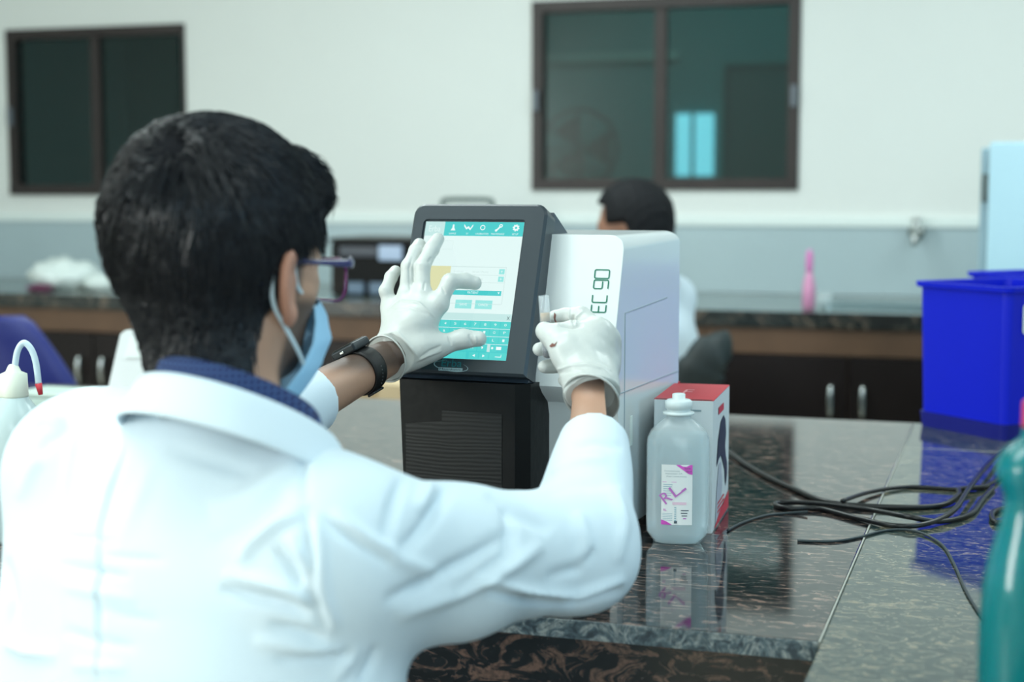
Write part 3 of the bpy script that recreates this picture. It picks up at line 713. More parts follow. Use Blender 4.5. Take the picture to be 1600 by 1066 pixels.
bin_('blue_bin', R2W(*[a+b for a, b in zip(W2R(c1.x, c1.y), (.245, .12))], ZT) if False else P(1508, 600, 3.34).xyz*1.0, rzb, 'open blue plastic bin standing behind the nearer bin', Wb, .24, .285).location = Vector((P(1508, 600, 3.36).x, P(1508, 600, 3.36).y, ZT))
# ---- cables
def cable(name, pts, r, m, lab):
    pp = catmull([G(x, y, ZT+r+h) for x, y, h in pts], 7)
    o0 = pp[0].copy(); o0.z = ZT; bm = bmesh.new(); tube(bm, [p-o0 for p in pp], r, 8)
    o = link(name, bm2me(bm, name), m, None, True, o0); tag(o, lab, 'cable', 'cables on the granite island'); return o
cable('power_cable', [(1139, 706, .002), (1160, 722, 0), (1195, 743, 0), (1240, 764, 0), (1300, 786, 0), (1400, 793, 0), (1470, 790, 0), (1498, 774, .004), (1500, 765, .004), (1538, 761, 0), (1545, 755, 0)], .0042, m_cable, 'black cable running from behind the red-topped carton to the right')
cable('power_cable', [(1599, 692, .0), (1570, 705, .004), (1545, 725, .008), (1515, 762, .010), (1490, 798, .007), (1450, 818, .002), (1400, 822, .001), (1340, 810, 0), (1280, 795, 0), (1235, 795, 0), (1213, 790, 0), (1222, 785, 0), (1290, 788, .004), (1360, 797, .004), (1420, 808, .009), (1470, 815, .001), (1515, 804, 0), (1535, 780, 0), (1552, 762, 0)], .0038, m_cable, 'black cable folded into a long flat loop in the middle of the wing')
cable('power_cable', [(1316, 783, .007), (1360, 769, .002), (1420, 761, 0), (1500, 765, 0), (1545, 757, .002), (1580, 732, 0), (1610, 718, 0)], .0032, m_cable, 'thin black cable curving above the others towards the blue bin')
cable('thin_cable', [(1137, 829, 0), (1160, 817, 0), (1195, 806, 0), (1230, 802, 0), (1262, 800, .003)], .0018, m_cable_g, 'thin grey cable leaving the lower right corner of the red-topped carton')
cable('thin_cable', [(1246, 845, 0), (1300, 846, 0), (1340, 840, 0), (1385, 829, 0), (1430, 830, .001), (1470, 850, 0), (1490, 880, 0), (1510, 925, 0), (1535, 965, 0), (1552, 985, 0)], .0018, m_cable_g, 'thin grey cable curling towards the teal bottle')
cable('power_cable', [(1592, 792, 0), (1570, 795, 0), (1553, 800, 0), (1550, 810, 0), (1560, 817, 0), (1590, 812, 0)], .004, m_cable, 'short loop of black cable beside the teal bottle')
# ---- teal bottle at the right edge
m_teal = bpy.data.materials.new('teal_bottle_plastic'); m_teal.use_nodes = True
nt = m_teal.node_tree; b_ = nt.nodes['Principled BSDF']; b_.inputs['Base Color'].default_value = lin(16, 150, 156); b_.inputs['Roughness'].default_value = .12; b_.inputs['Coat Weight'].default_value = .6
tr = nt.nodes.new('ShaderNodeBsdfTransparent'); tr.inputs[0].default_value = (.10, .58, .62, 1); mxs = nt.nodes.new('ShaderNodeMixShader'); mxs.inputs[0].default_value = .50
nt.links.new(tr.outputs[0], mxs.inputs[1]); nt.links.new(b_.outputs[0], mxs.inputs[2]); nt.links.new(mxs.outputs[0], nt.nodes['Material Output'].inputs[0])
pt = P(1638, 300, 1.12)
tb = empty('teal_bottle', (pt.x, pt.y, ZT), 0, 'teal translucent bottle with a narrow neck and dark liquid at the right edge', 'bottle')
k_ = 1.12/2400
def tz(y): return CAMZ-(y-300)*k_-ZT
tp = [(.012, .002), (.036, .0), (.0395, .006), (.0395, tz(1000)), (.038, tz(930)), (.034, tz(880)), (.0275, tz(830)), (.024, tz(795)), (.0245, tz(778)), (.0290, tz(758)), (.0315, tz(740)), (.0305, tz(725)), (.026, tz(708)), (.019, tz(695)), (.0135, tz(686)), (.0125, tz(668))]
bm = bmesh.new(); lathe(bm, tp, 40, caps=(True, False)); link('bottle_shell', bm2me(bm, 'bottle_shell'), m_teal, tb, True)
bm = bmesh.new(); lathe(bm, [(r-.0015, z+.0015) for r, z in tp[:4]]+[(.0370, tz(935)), (.0362, tz(915))], 40); link('liquid', bm2me(bm, 'liquid'), M('dark_teal_liquid', (0, 58, 66), .1), tb, True)
bm = bmesh.new(); lathe(bm, [(.0128, tz(670)), (.0134, tz(667)), (.013, tz(630)), (.011, tz(626))], 32); link('cap', bm2me(bm, 'cap'), M('pink_cap', (190, 60, 80), .4), tb, True)
# ---- wash bottle on the left
pw = P(12, 300, 2.0)
wb_ = empty('wash_bottle', (pw.x, pw.y, ZT), 0, 'translucent white wash bottle with a curved spout at the left edge', 'bottle')
m_ldpe = bpy.data.materials.new('frosted_plastic'); m_ldpe.use_nodes = True
nt = m_ldpe.node_tree; b_ = nt.nodes['Principled BSDF']; b_.inputs['Base Color'].default_value = lin(206, 226, 228); b_.inputs['Roughness'].default_value = .2
tr = nt.nodes.new('ShaderNodeBsdfTransparent'); mxs = nt.nodes.new('ShaderNodeMixShader'); mxs.inputs[0].default_value = .72
nt.links.new(tr.outputs[0], mxs.inputs[1]); nt.links.new(b_.outputs[0], mxs.inputs[2]); nt.links.new(mxs.outputs[0], nt.nodes['Material Output'].inputs[0])
kw = 2.0/2400
def wz(y): return CAMZ-(y-300)*kw-ZT
bm = bmesh.new(); lathe(bm, [(.01, .003), (.034, 0), (.037, .006), (.037, wz(680)), (.035, wz(660)), (.029, wz(640)), (.020, wz(625)), (.0165, wz(618))], 36, caps=(True, False)); link('bottle_shell', bm2me(bm, 'bottle_shell'), m_ldpe, wb_, True)
bm = bmesh.new(); lathe(bm, [(.03, .003), (.0355, .008), (.0355, wz(715))], 32); link('liquid', bm2me(bm, 'liquid'), M('blue_grey_liquid', (132, 172, 182), .2), wb_, True)
bm = bmesh.new(); lathe(bm, [(.018, wz(622)), (.0185, wz(618)), (.0175, wz(585)), (.010, wz(581)), (.0065, wz(572)), (.005, wz(570))], 28); link('cap', bm2me(bm, 'cap'), M('cream_cap', (214, 220, 206), .5), wb_, True)
bm = bmesh.new()
tpts = catmull([((x-12)*kw, 0, wz(y)) for x, y in ((14, 590), (15, 572), (20, 548), (30, 536), (41, 546), (48, 568), (51, 600))], 8)
tube(bm, tpts, .0042, 12); sp_ = link('spout', bm2me(bm, 'spout'), m_loop, wb_, True)
bm = bmesh.new(); tube(bm, [Vector(((51-12)*kw, 0, wz(600))), Vector(((54-12)*kw, 0, wz(618)))], [.0048, .003], 12); link('red_tip', bm2me(bm, 'red_tip'), m_red, sp_, True)
# ---- white instrument with raised lid behind the head
pi_ = G(235, 668)
wi = empty('tabletop_reader', (pi_.x, pi_.y, ZT), RZ, 'white tabletop instrument with a tall sloping panel behind the man in front', 'instrument')
kI = pi_.y/2400
def IZ(y): return (CAMZ-(y-300)*kI)-ZT
def IX(x): return (x-235)*kI/CT
bm = bmesh.new()
L_ = [(IX(150), .012), (IX(187), IZ(524)), (IX(196), IZ(517)), (IX(300), IZ(517)), (IX(345), .012)]
rings(bm, [[Vector((x, y, z)) for x, z in L_] for y in (0, .10)])
ob = link('sloping_panel', bm2me(bm, 'sloping_panel'), m_whitepl, wi)
bm = bmesh.new(); L2 = [(IX(195), IZ(560)), (IX(204), IZ(530)), (IX(290), IZ(530)), (IX(290), IZ(560))]
rings(bm, [[Vector((x, y, z)) for x, z in L2] for y in (-.004, 0)]); link('display_frame', bm2me(bm, 'display_frame'), m_trim, wi)
box('base', IX(150)-.01, IX(345)+.01, -.012, .16, 0, .03, m_whitepl, wi, .006)
# ---- white tray and paper roll on the left
p0 = G(75, 640)
ty = empty('flat_case', (p0.x, p0.y, ZT), RZ, 'pale flat case lying behind the wash bottle', 'case')
kT = p0.y/2400
box('case_base', -.075, .055, 0, .10, 0, .024, M('pale_green_plastic', (176, 200, 192), .4), ty, .004)
box('case_lid', -.077, .057, -.002, .102, .025, .036, M('pale_green_lid', (196, 216, 208), .4), ty, .004)
p1 = G(150, 640); p2 = G(128, 612)
bm = bmesh.new(); o0 = p1; rr_ = .013
ax = (p2-p1).normalized(); tube(bm, [Vector((0, 0, rr_)), Vector((0, 0, rr_))+ax*.10], rr_, 20); 
o = link('paper_roll', bm2me(bm, 'paper_roll'), m_trim, None, True, p1); tag(o, 'white paper roll lying between the pale flat case and the sloping white instrument', 'roll')
# ================================================================== BACKGROUND THINGS
def on_far(px, v): p = PV(px, 450, v); return Vector((p.x, p.y, ZC+.0005))
# black printer-like analyser
pk = on_far(580, 5.45); kk = pk.y/2400
e = empty('desktop_printer', pk, RZ, 'black desktop printer with pale panels on the far worktop left of the analyser', 'printer')
hw = 66*kk/CT; hh = (CAMZ-(372-300)*kk)-ZC
box('body', -hw, hw, 0, .32, .0, hh*.93, M('matte_black_plastic', (9, 12, 14), .5, spec=.2), e, .012)
box('top_cover', -hw*1.02, hw*1.02, -.01, .33, hh*.93, hh, M('dark_grey_plastic', (14, 18, 20), .4), e, .006)
box('control_panel', -hw*.75, hw*.2, -.012, .0, hh*.68, hh*.86, M('grey_panel', (44, 54, 66), .35), e, .003)
box('display', hw*.22, hw*.78, -.016, .0, hh*.62, hh*.88, M('pale_blue_display', (158, 178, 206), .3), e, .003)
for x0, x1 in ((-.55, -.15), (.0, .45)): box('paper_tray', hw*x0, hw*x1, -.02, .0, hh*.04, hh*.24, M('blue_grey_tray', (92, 114, 136), .4), e, .003)
# carry case with handle behind the analyser
pk = on_far(717, 5.62); kk = pk.y/2400
e = empty('carry_case', pk, RZ, 'pale case with a dark carry handle on the far worktop behind the analyser', 'case')
zz = lambda y: (CAMZ-(y-300)*kk)-ZC
box('body', -46*kk, 46*kk, 0, .2, 0, zz(334), M('pale_grey_case', (188, 206, 204), .5), e, .012)
bm = bmesh.new(); hx = 42*kk
tube(bm, catmull([(-hx, .1, zz(336)), (-hx, .1, zz(320)), (-hx+.012, .1, zz(313)), (0, .1, zz(312)), (hx-.012, .1, zz(313)), (hx, .1, zz(320)), (hx, .1, zz(336))], 5), .010, 8)
link('handle', bm2me(bm, 'handle'), M('grey_handle', (84, 100, 98), .5), e, True)
# white plastic bag, crumpled
def blob(name, loc, rx, ry, rz_, m, lab, cat, amp=.25, seed=0):
    r_g = np.random.default_rng(seed); bm = bmesh.new(); bmesh.ops.create_icosphere(bm, subdivisions=4, radius=1.)
    ks = r_g.normal(size=(14, 3))*3.2; ph = r_g.uniform(0, 6.28, 14)
    for v in bm.verts:
        p = np.array(v.co); d = 1+amp*np.mean(np.abs(np.sin(ks@p+ph)))*1.6-amp*.6
        v.co = Vector((p[0]*rx*d, p[1]*ry*d, max(p[2], -.82)*rz_*d+.82*rz_*d if p[2] > -.82 else 0))
        v.co.z = max(v.co.z, 0)
    o = link(name, bm2me(bm, name), m, None, True, loc); tag(o, lab, cat); return o
pk = on_far(100, 5.5); blob('plastic_bag', pk, .12, .09, .056, m_trim, 'crumpled white plastic bag on the far worktop at left', 'bag', .45, 3)
pk = on_far(62, 5.35); blob('cloth', pk, .05, .04, .012, M('maroon_cloth', (110, 50, 84), .8), 'small maroon cloth beside the crumpled white bag', 'cloth', .3, 5)
pk = on_far(165, 5.45); blob('tissue', pk, .07, .05, .03, m_trim, 'crumpled white tissue right of the white plastic bag', 'tissue', .45, 9)
# pink bottle, glass cup, sink, tap
pk = on_far(1264, 5.32); kk = pk.y/2400; zz = lambda y: (CAMZ-(y-300)*kk)-ZC
e = empty('pink_bottle', pk, RZ, 'slim clear bottle with pink liquid and pink cap on the far worktop', 'bottle')
bm = bmesh.new(); lathe(bm, [(.016, 0), (.022, .004), (.022, zz(448)), (.014, zz(430)), (.010, zz(425))], 24); link('body', bm2me(bm, 'body'), M('pink_liquid', (214, 150, 188), .3), e, True)
bm = bmesh.new(); lathe(bm, [(.010, zz(425)), (.012, zz(420)), (.012, zz(398)), (.006, zz(390))], 20); link('cap', bm2me(bm, 'cap'), M('pink_cap_far', (214, 128, 190), .4), e, True)
pk = on_far(1288, 5.42); bm = bmesh.new(); lathe(bm, [(.022, 0), (.026, .004), (.030, .05), (.028, .05), (.024, .006)], 24)
o = link('glass_cup', bm2me(bm, 'glass_cup'), m_bot, None, True, pk); tag(o, 'small clear cup beside the slim pink bottle', 'cup')
pk = on_far(1372, 5.50); e = empty('steel_sink', pk, RZ, 'shallow steel sink set into the far worktop left of the blue bin', 'sink')
bm = bmesh.new()
rr2 = lambda w_, d_, z, r: [Vector((x, y, z)) for x, y in rrect(w_, d_, r, 4)]
rings(bm, [rr2(.36, .26, 0, .03), rr2(.36, .26, .006, .03), rr2(.32, .22, .006, .03), rr2(.30, .20, .001, .03)], (False, True)); link('basin', bm2me(bm, 'basin'), M('steel', (120, 144, 150), .3, .9), e)
pk = PV(1432, 362, VW-.03); e = empty('wall_tap', pk, RZ, 'round chrome tap fixed to the wall tiles left of the refrigerator', 'tap')
bm = bmesh.new(); tube(bm, [Vector((0, .018, 0)), Vector((0, -.01, 0))], .03, 24); link('wall_plate', bm2me(bm, 'wall_plate'), m_chrome, e, True)
bm = bmesh.new(); tube(bm, catmull([(0, -.01, 0), (0, -.08, .005), (0, -.11, -.02), (0, -.11, -.05)], 5), .011, 12); link('spout', bm2me(bm, 'spout'), m_chrome, e, True)
bm = bmesh.new(); tube(bm, [Vector((0, -.045, .0)), Vector((0, -.045, .045))], .012, 12); bbox(bm, -.03, .03, -.053, -.037, .045, .055, 0, .003); link('tap_handle', bm2me(bm, 'tap_handle'), m_chrome, e, True)
# refrigerator
pf = PV(1544, 300, 4.35); e = empty('refrigerator', (pf.x, pf.y, 0), RZ, 'pale blue refrigerator with door ajar gap and hinge at the right edge', 'refrigerator')
e['label'] = 'pale blue refrigerator with a grey hinge at the right edge behind the bins'
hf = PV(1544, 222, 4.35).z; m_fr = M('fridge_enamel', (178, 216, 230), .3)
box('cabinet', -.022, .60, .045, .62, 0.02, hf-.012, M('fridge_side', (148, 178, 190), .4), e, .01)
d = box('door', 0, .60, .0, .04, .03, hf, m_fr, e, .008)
box('door', -.001, -.0005, .01, .03, .04, hf-.05, m_fr, e) if False else None
box('hinge', -.018, .0, .012, .036, hf-.16, hf-.085, M('grey_hinge', (92, 104, 104), .4, .5), d, .003)
for x in (.05, .55): box('foot', x-.02, x+.02, .08, .12, 0, .02, m_rubber, e)
# blue chair at the left, behind the island
pch = PV(30, 500, 3.55)
e = empty('plastic_chair', (pch.x, pch.y, 0), RZ, 'dark blue plastic chair behind the island at the left edge', 'chair')
kc = pch.y/2400; cz = lambda y: CAMZ-(y-300)*kc; cx = lambda x: (x-30)*kc/CT
m_chair = M('navy_plastic', (26, 38, 112), .4)
bm = bmesh.new(); n = 13; front = []; back = []
prof = [(cz(640), .20, .0), (cz(600), .19, -.004), (cz(560), .155, -.012), (cz(530), .125, -.02), (cz(505), .10, -.028), (cz(494), .075, -.03)]
rs = []
for z, hwid, yy in prof:
    a = [Vector((-.10+hwid*1.25*t, yy-.05*(1-t*t)+.05, z)) for t in np.linspace(-1, 1, n)]; b2 = [p+Vector((0, .012, 0)) for p in a[::-1]]
    rs.append(a+b2)
rings(bm, rs); link('backrest', bm2me(bm, 'backrest'), m_chair, e, True)
box('seat', -.34, .14, -.44, .05, .42, .445, m_chair, e, .012)
for x in (-.32, .12):
    for y in (-.42, .03): 
        bm = bmesh.new(); tube(bm, [Vector((x, y, 0)), Vector((x*.92, y*.9, .42))], .013, 10); link('leg', bm2me(bm, 'leg'), m_chrome, e, True)
for x in (-.30, .11):
    bm = bmesh.new(); tube(bm, [Vector((x, .035, .43)), Vector((x*.7-.02, .055, cz(600)))], .012, 10); link('upright', bm2me(bm, 'upright'), m_chrome, e, True)
# cardboard box beyond the island
pcb = PV(575, 599, 3.95); e = empty('cardboard_box', (pcb.x, pcb.y, 0), RZ, 'tan cardboard box beyond the island between the man and the analyser', 'box')
box('carton', -.26, .28, 0, .4, 0, pcb.z, M('tan_cardboard', (208, 186, 150), .8), e, .004)
box('tape', -.03, .03, -.001, .401, pcb.z-.08, pcb.z+.001, M('brown_tape', (184, 158, 118), .4), e)
# ================================================================== THE MAN IN FRONT
def npv(v): return np.array([v[0], v[1], v[2]], dtype=np.float64)
PB = Vector((-.27, 1.36, 0))        # base of the figure
def wmesh(name, V, Q, mat, parent, col=None):
    me = np_mesh(name, V-npv(PB), Q)
    o = link(name, me, mat, parent, True)
    if col is not None:
        at = me.color_attributes.new('tint', 'FLOAT_COLOR', 'POINT'); at.data.foreach_set('color', np.concatenate([col, np.ones((len(V), 1))], 1).astype(np.float32).ravel())
    return o
def axes(yaw, pitch=0., roll=0.):
    a = np.array([math.sin(yaw)*math.cos(pitch), math.cos(yaw)*math.cos(pitch), -math.sin(pitch)])
    r = np.array([math.cos(yaw), -math.sin(yaw), 0.]); u = np.cross(r, a)
    c, s = math.cos(roll), math.sin(roll); r2 = r*c+u*s; u2 = -r*s+u*c
    return np.stack([a, r2, u2])    # rows: forward, person's right, up
# --- head
HS = .95
HC = npv(P(350, 372, 1.40)); HA = axes(math.radians(33), math.radians(5), math.radians(0))
def toH(p): return (p-A3(HC))@HA.T.astype(np.float32)/np.float32(HS)
def fromH(q): return np.asarray(q)*HS@HA+HC
def head_core(q):        # skull, face, jaw, neck (local coordinates: a forward, r right, u up)
    d = ell(q, (-.012, 0, .0), (.100, .078, .097))
    d = smin(d, ell(q, (.035, 0, -.055), (.062, .063, .078)), .03)
    for s in (-1, 1):
        d = smin(d, cap(q, (.0, s*.050, -.083), (.066, s*.018, -.112), .016, .015), .03)
        d = smin(d, cap(q, (.066, s*.042, -.040), (.052, s*.048, -.052), .014, .014), .02)   # cheekbones
        d = smin(d, cap(q, (.088, s*.012, -.010), (.080, s*.042, -.012), .008, .008), .015)  # brow
    d = smin(d, cap(q, (.074, 0, -.105), (.070, 0, -.112), .016, .015), .03)
    d = smin(d, cap(q, (.089, 0, -.018), (.106, 0, -.052), .007, .010), .012)   # nose
    for s in (-1, 1): d = smin(d, cap(q, (.098, s*.010, -.054), (.092, s*.012, -.055), .007, .006), .008)
    d = smin(d, cap(q, (.086, -.016, -.078), (.086, .016, -.078), .006, .006), .010)  # lips
    d = smin(d, cap(q, (.084, -.014, -.087), (.084, .014, -.087), .006, .006), .010)
    for s in (-1, 1): d = smin(smax(d, -ell(q, (.093, s*.032, -.022), (.012, .015, .009)), .006), ell(q, (.078, s*.031, -.022), (.012, .012, .012)), .003)
    return d
def ear(q, s):
    # s=+1 right ear; flared plate with rim and lobe
    c = np.array([.000, s*.083, -.047]); t = math.radians(24)*s
    R = np.array([[math.cos(t), -math.sin(t), 0], [math.sin(t), math.cos(t), 0], [0, 0, 1.]])
    R = R.T if s < 0 else R.T
    w_ = (q-c.astype(np.float32))@R.astype(np.float32)
    tl = math.radians(-10); R2 = np.array([[math.cos(tl), 0, math.sin(tl)], [0, 1, 0], [-math.sin(tl), 0, math.cos(tl)]])
    w_ = w_@R2.astype(np.float32)
    d = ell(w_, (0, 0, .003), (.0195, .0045, .032))
    rr = np.sqrt((w_[:, 0]/.0175)**2+((w_[:, 2]-.004)/.028)**2); rim = np.sqrt(((rr-1)*.018)**2+(w_[:, 1]-s*.003)**2)-.0042
    rim = np.where(w_[:, 0] > .010, rim+.004, rim)
    d = smin(d, rim, .004); d = smin(d, ell(w_, (.004, 0, -.026), (.010, .005, .010)), .006)
    d = smax(d, -ell(w_, (.004, s*.006, -.002), (.009, .004, .014)), .003)
    return d
TY = math.radians(37); TA = axes(TY); TF, TR, TU = TA
SR = npv((-.150, 1.285, .954)); SL = npv((-.405, 1.475, 1.0)); NB = npv((-.262, 1.372, 1.06))
ER = npv(P(900, 858, 1.50)); WR = npv(P(936, 650, 1.70))
EL = npv((-.300, 1.72, .985)); WL = npv(P(588, 562, 1.90))
NK0 = fromH([-.030, 0, -.06])
HIP = npv((-.292, 1.33, .60)); 
# ---- hand joints.  Left hand laid out over the tilted touch screen
SCR_N = npv(MFW(0, 0, 1))-npv(MFW(0, 0, 0)); SCR_O = npv(MFW(.1, .1, 0))
def SC(px, py, off):
    d = npv(ray(px, py)); o0 = np.array([0, 0, CAMZ]); t = ((SCR_O+SCR_N*off-o0)@SCR_N)/(d@SCR_N); return o0+d*t
LH_ = dict(
    wrist=SC(600, 562, .060), c1=SC(622, 548, .050), palm=SC(648, 510, .044), heel=SC(655, 545, .048),
    idx=[SC(684, 476, .040), SC(703, 440, .036), SC(727, 439, .020), SC(742, 442, .0125)],
    mid=[SC(660, 462, .042), SC(660, 418, .044), SC(674, 390, .026), SC(684, 374, .012)],
    rng=[SC(636, 463, .042), SC(639, 416, .046), SC(650, 392, .030), SC(655, 382, .016)],
    pky=[SC(610, 482, .040), SC(603, 455, .046), SC(611, 434, .034), SC(618, 424, .022)],
    thb=[SC(640, 553, .046), SC(683, 541, .034), SC(722, 530, .020), SC(748, 530, .0125)])
WL = LH_['wrist'].copy()
def chain(p, js, rs, d=None, k=.004):
    for i in range(len(js)-1):
        c = cap(p, js[i], js[i+1], rs[i], rs[i+1]); d = c if d is None else smin(d, c, k)
    return d
def left_hand(p, sh=0.):
    D = LH_
    fing = [chain(p, D['idx'], [.0105, .0098, .0095, .0085]), chain(p, D['mid'], [.0105, .0098, .0090, .0080]),
            chain(p, D['rng'], [.0100, .0094, .0086, .0078]), chain(p, D['pky'], [.0092, .0084, .0078, .0070])]
    f = fing[0]
    for g_ in fing[1:]: f = smin(f, g_, .0016)
    pl = cap(p, D['wrist'], D['palm'], .024, .026)
    pl = smin(pl, cap(p, D['palm'], D['idx'][0], .022, .014), .012); pl = smin(pl, cap(p, D['palm'], D['mid'][0], .022, .0135), .012)
    pl = smin(pl, cap(p, D['c1'], D['rng'][0], .022, .013), .012); pl = smin(pl, cap(p, D['c1'], D['pky'][0], .020, .0125), .012)
    pl = smin(pl, cap(p, D['wrist'], D['heel'], .020, .020), .012)
    t_ = chain(p, D['thb'], [.019, .0140, .0112, .0096], None, .008)
    pl = smin(pl, t_, .014)
    return smin(pl, f, .006)+sh
# ---- right hand gripping the tube
RH_ = dict(wrist=npv(P(925, 606, 1.725)), back=npv(P(917, 548, 1.765)),
    idx=[npv(P(937, 520, 1.775)), npv(P(908, 493, 1.800)), npv(P(884, 496, 1.812)), npv(P(869, 497, 1.813))],
    mid=[npv(P(949, 530, 1.79)), npv(P(925, 528, 1.835)), npv(P(880, 540, 1.845)), npv(P(843, 546, 1.83))],
    rng=[npv(P(950, 550, 1.80)), npv(P(925, 560, 1.845)), npv(P(885, 570, 1.85)), npv(P(851, 573, 1.835))],
    pky=[npv(P(949, 572, 1.80)), npv(P(930, 588, 1.84)), npv(P(900, 594, 1.845)), npv(P(882, 594, 1.835))],
    thb=[npv(P(905, 585, 1.735)), npv(P(885, 550, 1.750)), npv(P(868, 528, 1.768)), npv(P(852, 518, 1.778))])
def right_hand(p, sh=0.):
    D = RH_
    f = chain(p, D['idx'], [.0112, .0106, .0104, .0092], None, .003)
    for n_, r_ in (('mid', [.0115, .0105, .0095, .0078]), ('rng', [.0112, .0100, .0092, .0074]), ('pky', [.0105, .0092, .0082, .0070])):
        f = smin(f, chain(p, D[n_], r_, None, .004), .0016)
    pl = cap(p, D['wrist'], D['back'], .0255, .024)
    pl = smin(pl, cap(p, D['back'], D['idx'][0], .022, .0155), .014); pl = smin(pl, cap(p, D['back'], D['mid'][0], .022, .0150), .014)
    pl = smin(pl, cap(p, D['wrist'], D['rng'][0], .022, .0145), .014); pl = smin(pl, cap(p, D['wrist'], D['pky'][0], .022, .0140), .014)
    t_ = chain(p, D['thb'], [.021, .0175, .0140, .0108], None, .008)
    pl = smin(pl, t_, .014)
    pl = smin(pl, cap(p, npv(P(895, 520, 1.775)), npv(P(928, 524, 1.775)), .0125, .0145), .016)
    return smin(pl, f, .005)+sh
# ---- body (skin): head, neck, trunk, arms, hands in one surface
def body_sdf(p):
    q = toH(p)
    d = head_core(q)
    d = smin(d, cap(p, NK0, NB+npv((0, 0, -.01)), .052, .057), .03)
    for s in (-1, 1): d = smin(d, ear(q, s), .005)
    tr_ = ecap(p, NB+npv((-.01, 0, -.19)), HIP, .080, .090, TR, 1.4)
    tr_ = smin(tr_, cap(p, NB+npv((0, 0, -.03)), SR+npv((0, 0, -.01)), .036, .040), .05); tr_ = smin(tr_, cap(p, NB+npv((0, 0, -.03)), SL+npv((0, 0, -.02)), .036, .040), .05)
    d = smin(d, tr_, .04)
    for a, b, c in ((SR, ER, WR), (SL, EL, WL)):
        d = smin(d, cap(p, a, b, .046, .038), .03); d = smin(d, cap(p, b, c, .036, .0305 if a is SR else .0238), .02)
    # legs folded on the seat
    for s in (-1, 1):
        h = HIP+TR*s*.08; kn = h+TF*.17+npv((0, 0, -.16))+TR*s*.06; an_ = npv((kn[0]-TF[0]*.02, kn[1]-TF[1]*.02, .07))
        d = smin(d, cap(p, h, kn, .075, .052), .03); d = smin(d, cap(p, kn, an_, .050, .034), .02)
        d = smin(d, cap(p, an_+npv((0, 0, -.03)), an_+npv((0, 0, -.03))+TF*.15, .034, .028), .02)
    return d
def body_fine(p):
    return body_sdf(p)
V1, Q1 = sdf_mesh('b', body_sdf, (-.62, 1.08, 0.0), (.2, 2.0, .98), .0085)
V2_, Q2 = None, None
def body_all(p):
    return smin(cap(p, WR, RH_['wrist']+npv((.004, 0, 0)), .0305, .027), body_all0(p), .004)
def body_all0(p):
    return smin(smin(body_sdf(p), left_hand(p, .0075), .001), right_hand(p, .0032), .004)
# fine upper part, coarse hidden lower part
V1, Q1 = sdf_mesh('b', body_all, (-.56, 1.10, .0), (.10, 2.06, 1.40), .0032)
q_ = toH(V1.astype(np.float32)).astype(np.float64)
skin = np.tile(np.array([[.44, .26, .18]]), (len(V1), 1))
# redder ear, cropped dark beard on the jaw, faded hair at the sides: colours the skin really has
def sm(x, a, b): return np.clip((x-a)/(b-a), 0, 1)**2*(3-2*np.clip((x-a)/(b-a), 0, 1))
earm = sm(np.abs(q_[:, 1]), .076, .084)*sm(-np.abs(q_[:, 2]+.045), -.045, -.035)*sm(-np.abs(q_[:, 0]), -.03, -.02)
skin = skin*(1-earm[:, None])+np.array([[.42, .20, .135]])*earm[:, None]
beard = sm(q_[:, 0], .010, .026)*sm(-q_[:, 2], .045, .062)*sm(q_[:, 2], -.155, -.135)*(1-earm)
beard = np.maximum(beard, sm(q_[:, 0], .008, .016)*sm(-q_[:, 0], -.040, -.030)*sm(-q_[:, 2], .0, .01)*sm(np.abs(q_[:, 1]), .05, .06)*(1-earm)*.8*sm(q_[:, 2], -.09, -.07))
fade = sm(np.abs(q_[:, 1]), .045, .055)*sm(q_[:, 2], -.022, .01)*sm(-q_[:, 0], -.070, -.05)*(1-earm)
dk = np.clip(beard*.82+fade*.9, 0, .92)*(q_[:, 2] > -.16)
skin = skin*(1-dk[:, None])+np.array([[.020, .019, .020]])*dk[:, None]
m_skin = M('skin', (.24, .125, .08), .5, sss=.06, bump=(160, .12, .001))
at_ = m_skin.node_tree.nodes.new('ShaderNodeAttribute'); at_.attribute_name = 'tint'
m_skin.node_tree.links.new(at_.outputs['Color'], m_skin.node_tree.nodes['Principled BSDF'].inputs['Base Color'])
person = wmesh('person', V1, Q1, m_skin, None, skin)
person.location = PB
tag(person, 'person seen from behind in white lab coat, blue mask and gloves, working the touch screen', 'person')
# ---- hair : thickness field over the skull
def hair_th(q):
    """thickness of hair over the skull, 0 where there is none (local coordinates, numpy)"""
    a, r, u = q[:, 0], q[:, 1], q[:, 2]; ar = np.abs(r)
    back = sm(-a, -.004, .012)*sm(u, -.168, -.152)                 # behind the ears down to the nape
    # nape outline narrows toward the bottom
    back = back*sm(-ar+.085-.16*np.clip(-.075-u, 0, 1), 0., .012)
    back = back*sm(-a+.0-.30*np.clip(-.03-u, 0, 1), -.002, .010)
    side = sm(u-.040*sm(a, .025, .06), -.024, -.006)*sm(-a, -.075+0., -.060)
    top = sm(u, .030, .045)
    m = np.maximum(np.maximum(back, side), top)
    th = .006+.009*sm(u, -.06, .02)+.004*sm(u, .04, .09)+.020*sm(a, .045, .095)*sm(u, .015, .045)
    th = th*(.35+.65*sm(u, -.13, -.07))
    th = th-.009*sm(a, .0, .03)*sm(-u, -.03, .0)*sm(ar, .05, .07)
    th = th+.004*sm(-a, .04, .09)*sm(u, -.05, .02)
    return m*np.maximum(th, .002), m
def skull(q):
    d = ell(q, (-.012, 0, .0), (.100, .078, .097)); d = smin(d, ell(q, (.035, 0, -.055), (.060, .059, .078)), .03)
    return smin(d, cap(q, (-.030, 0, -.06), ((NB-HC)@HA.T)/HS, .055, .064), .03)
def hair_sdf(p):
    q = toH(p); th, m = hair_th(q); return skull(q)-th*.80+(1-m)*.012+.0006
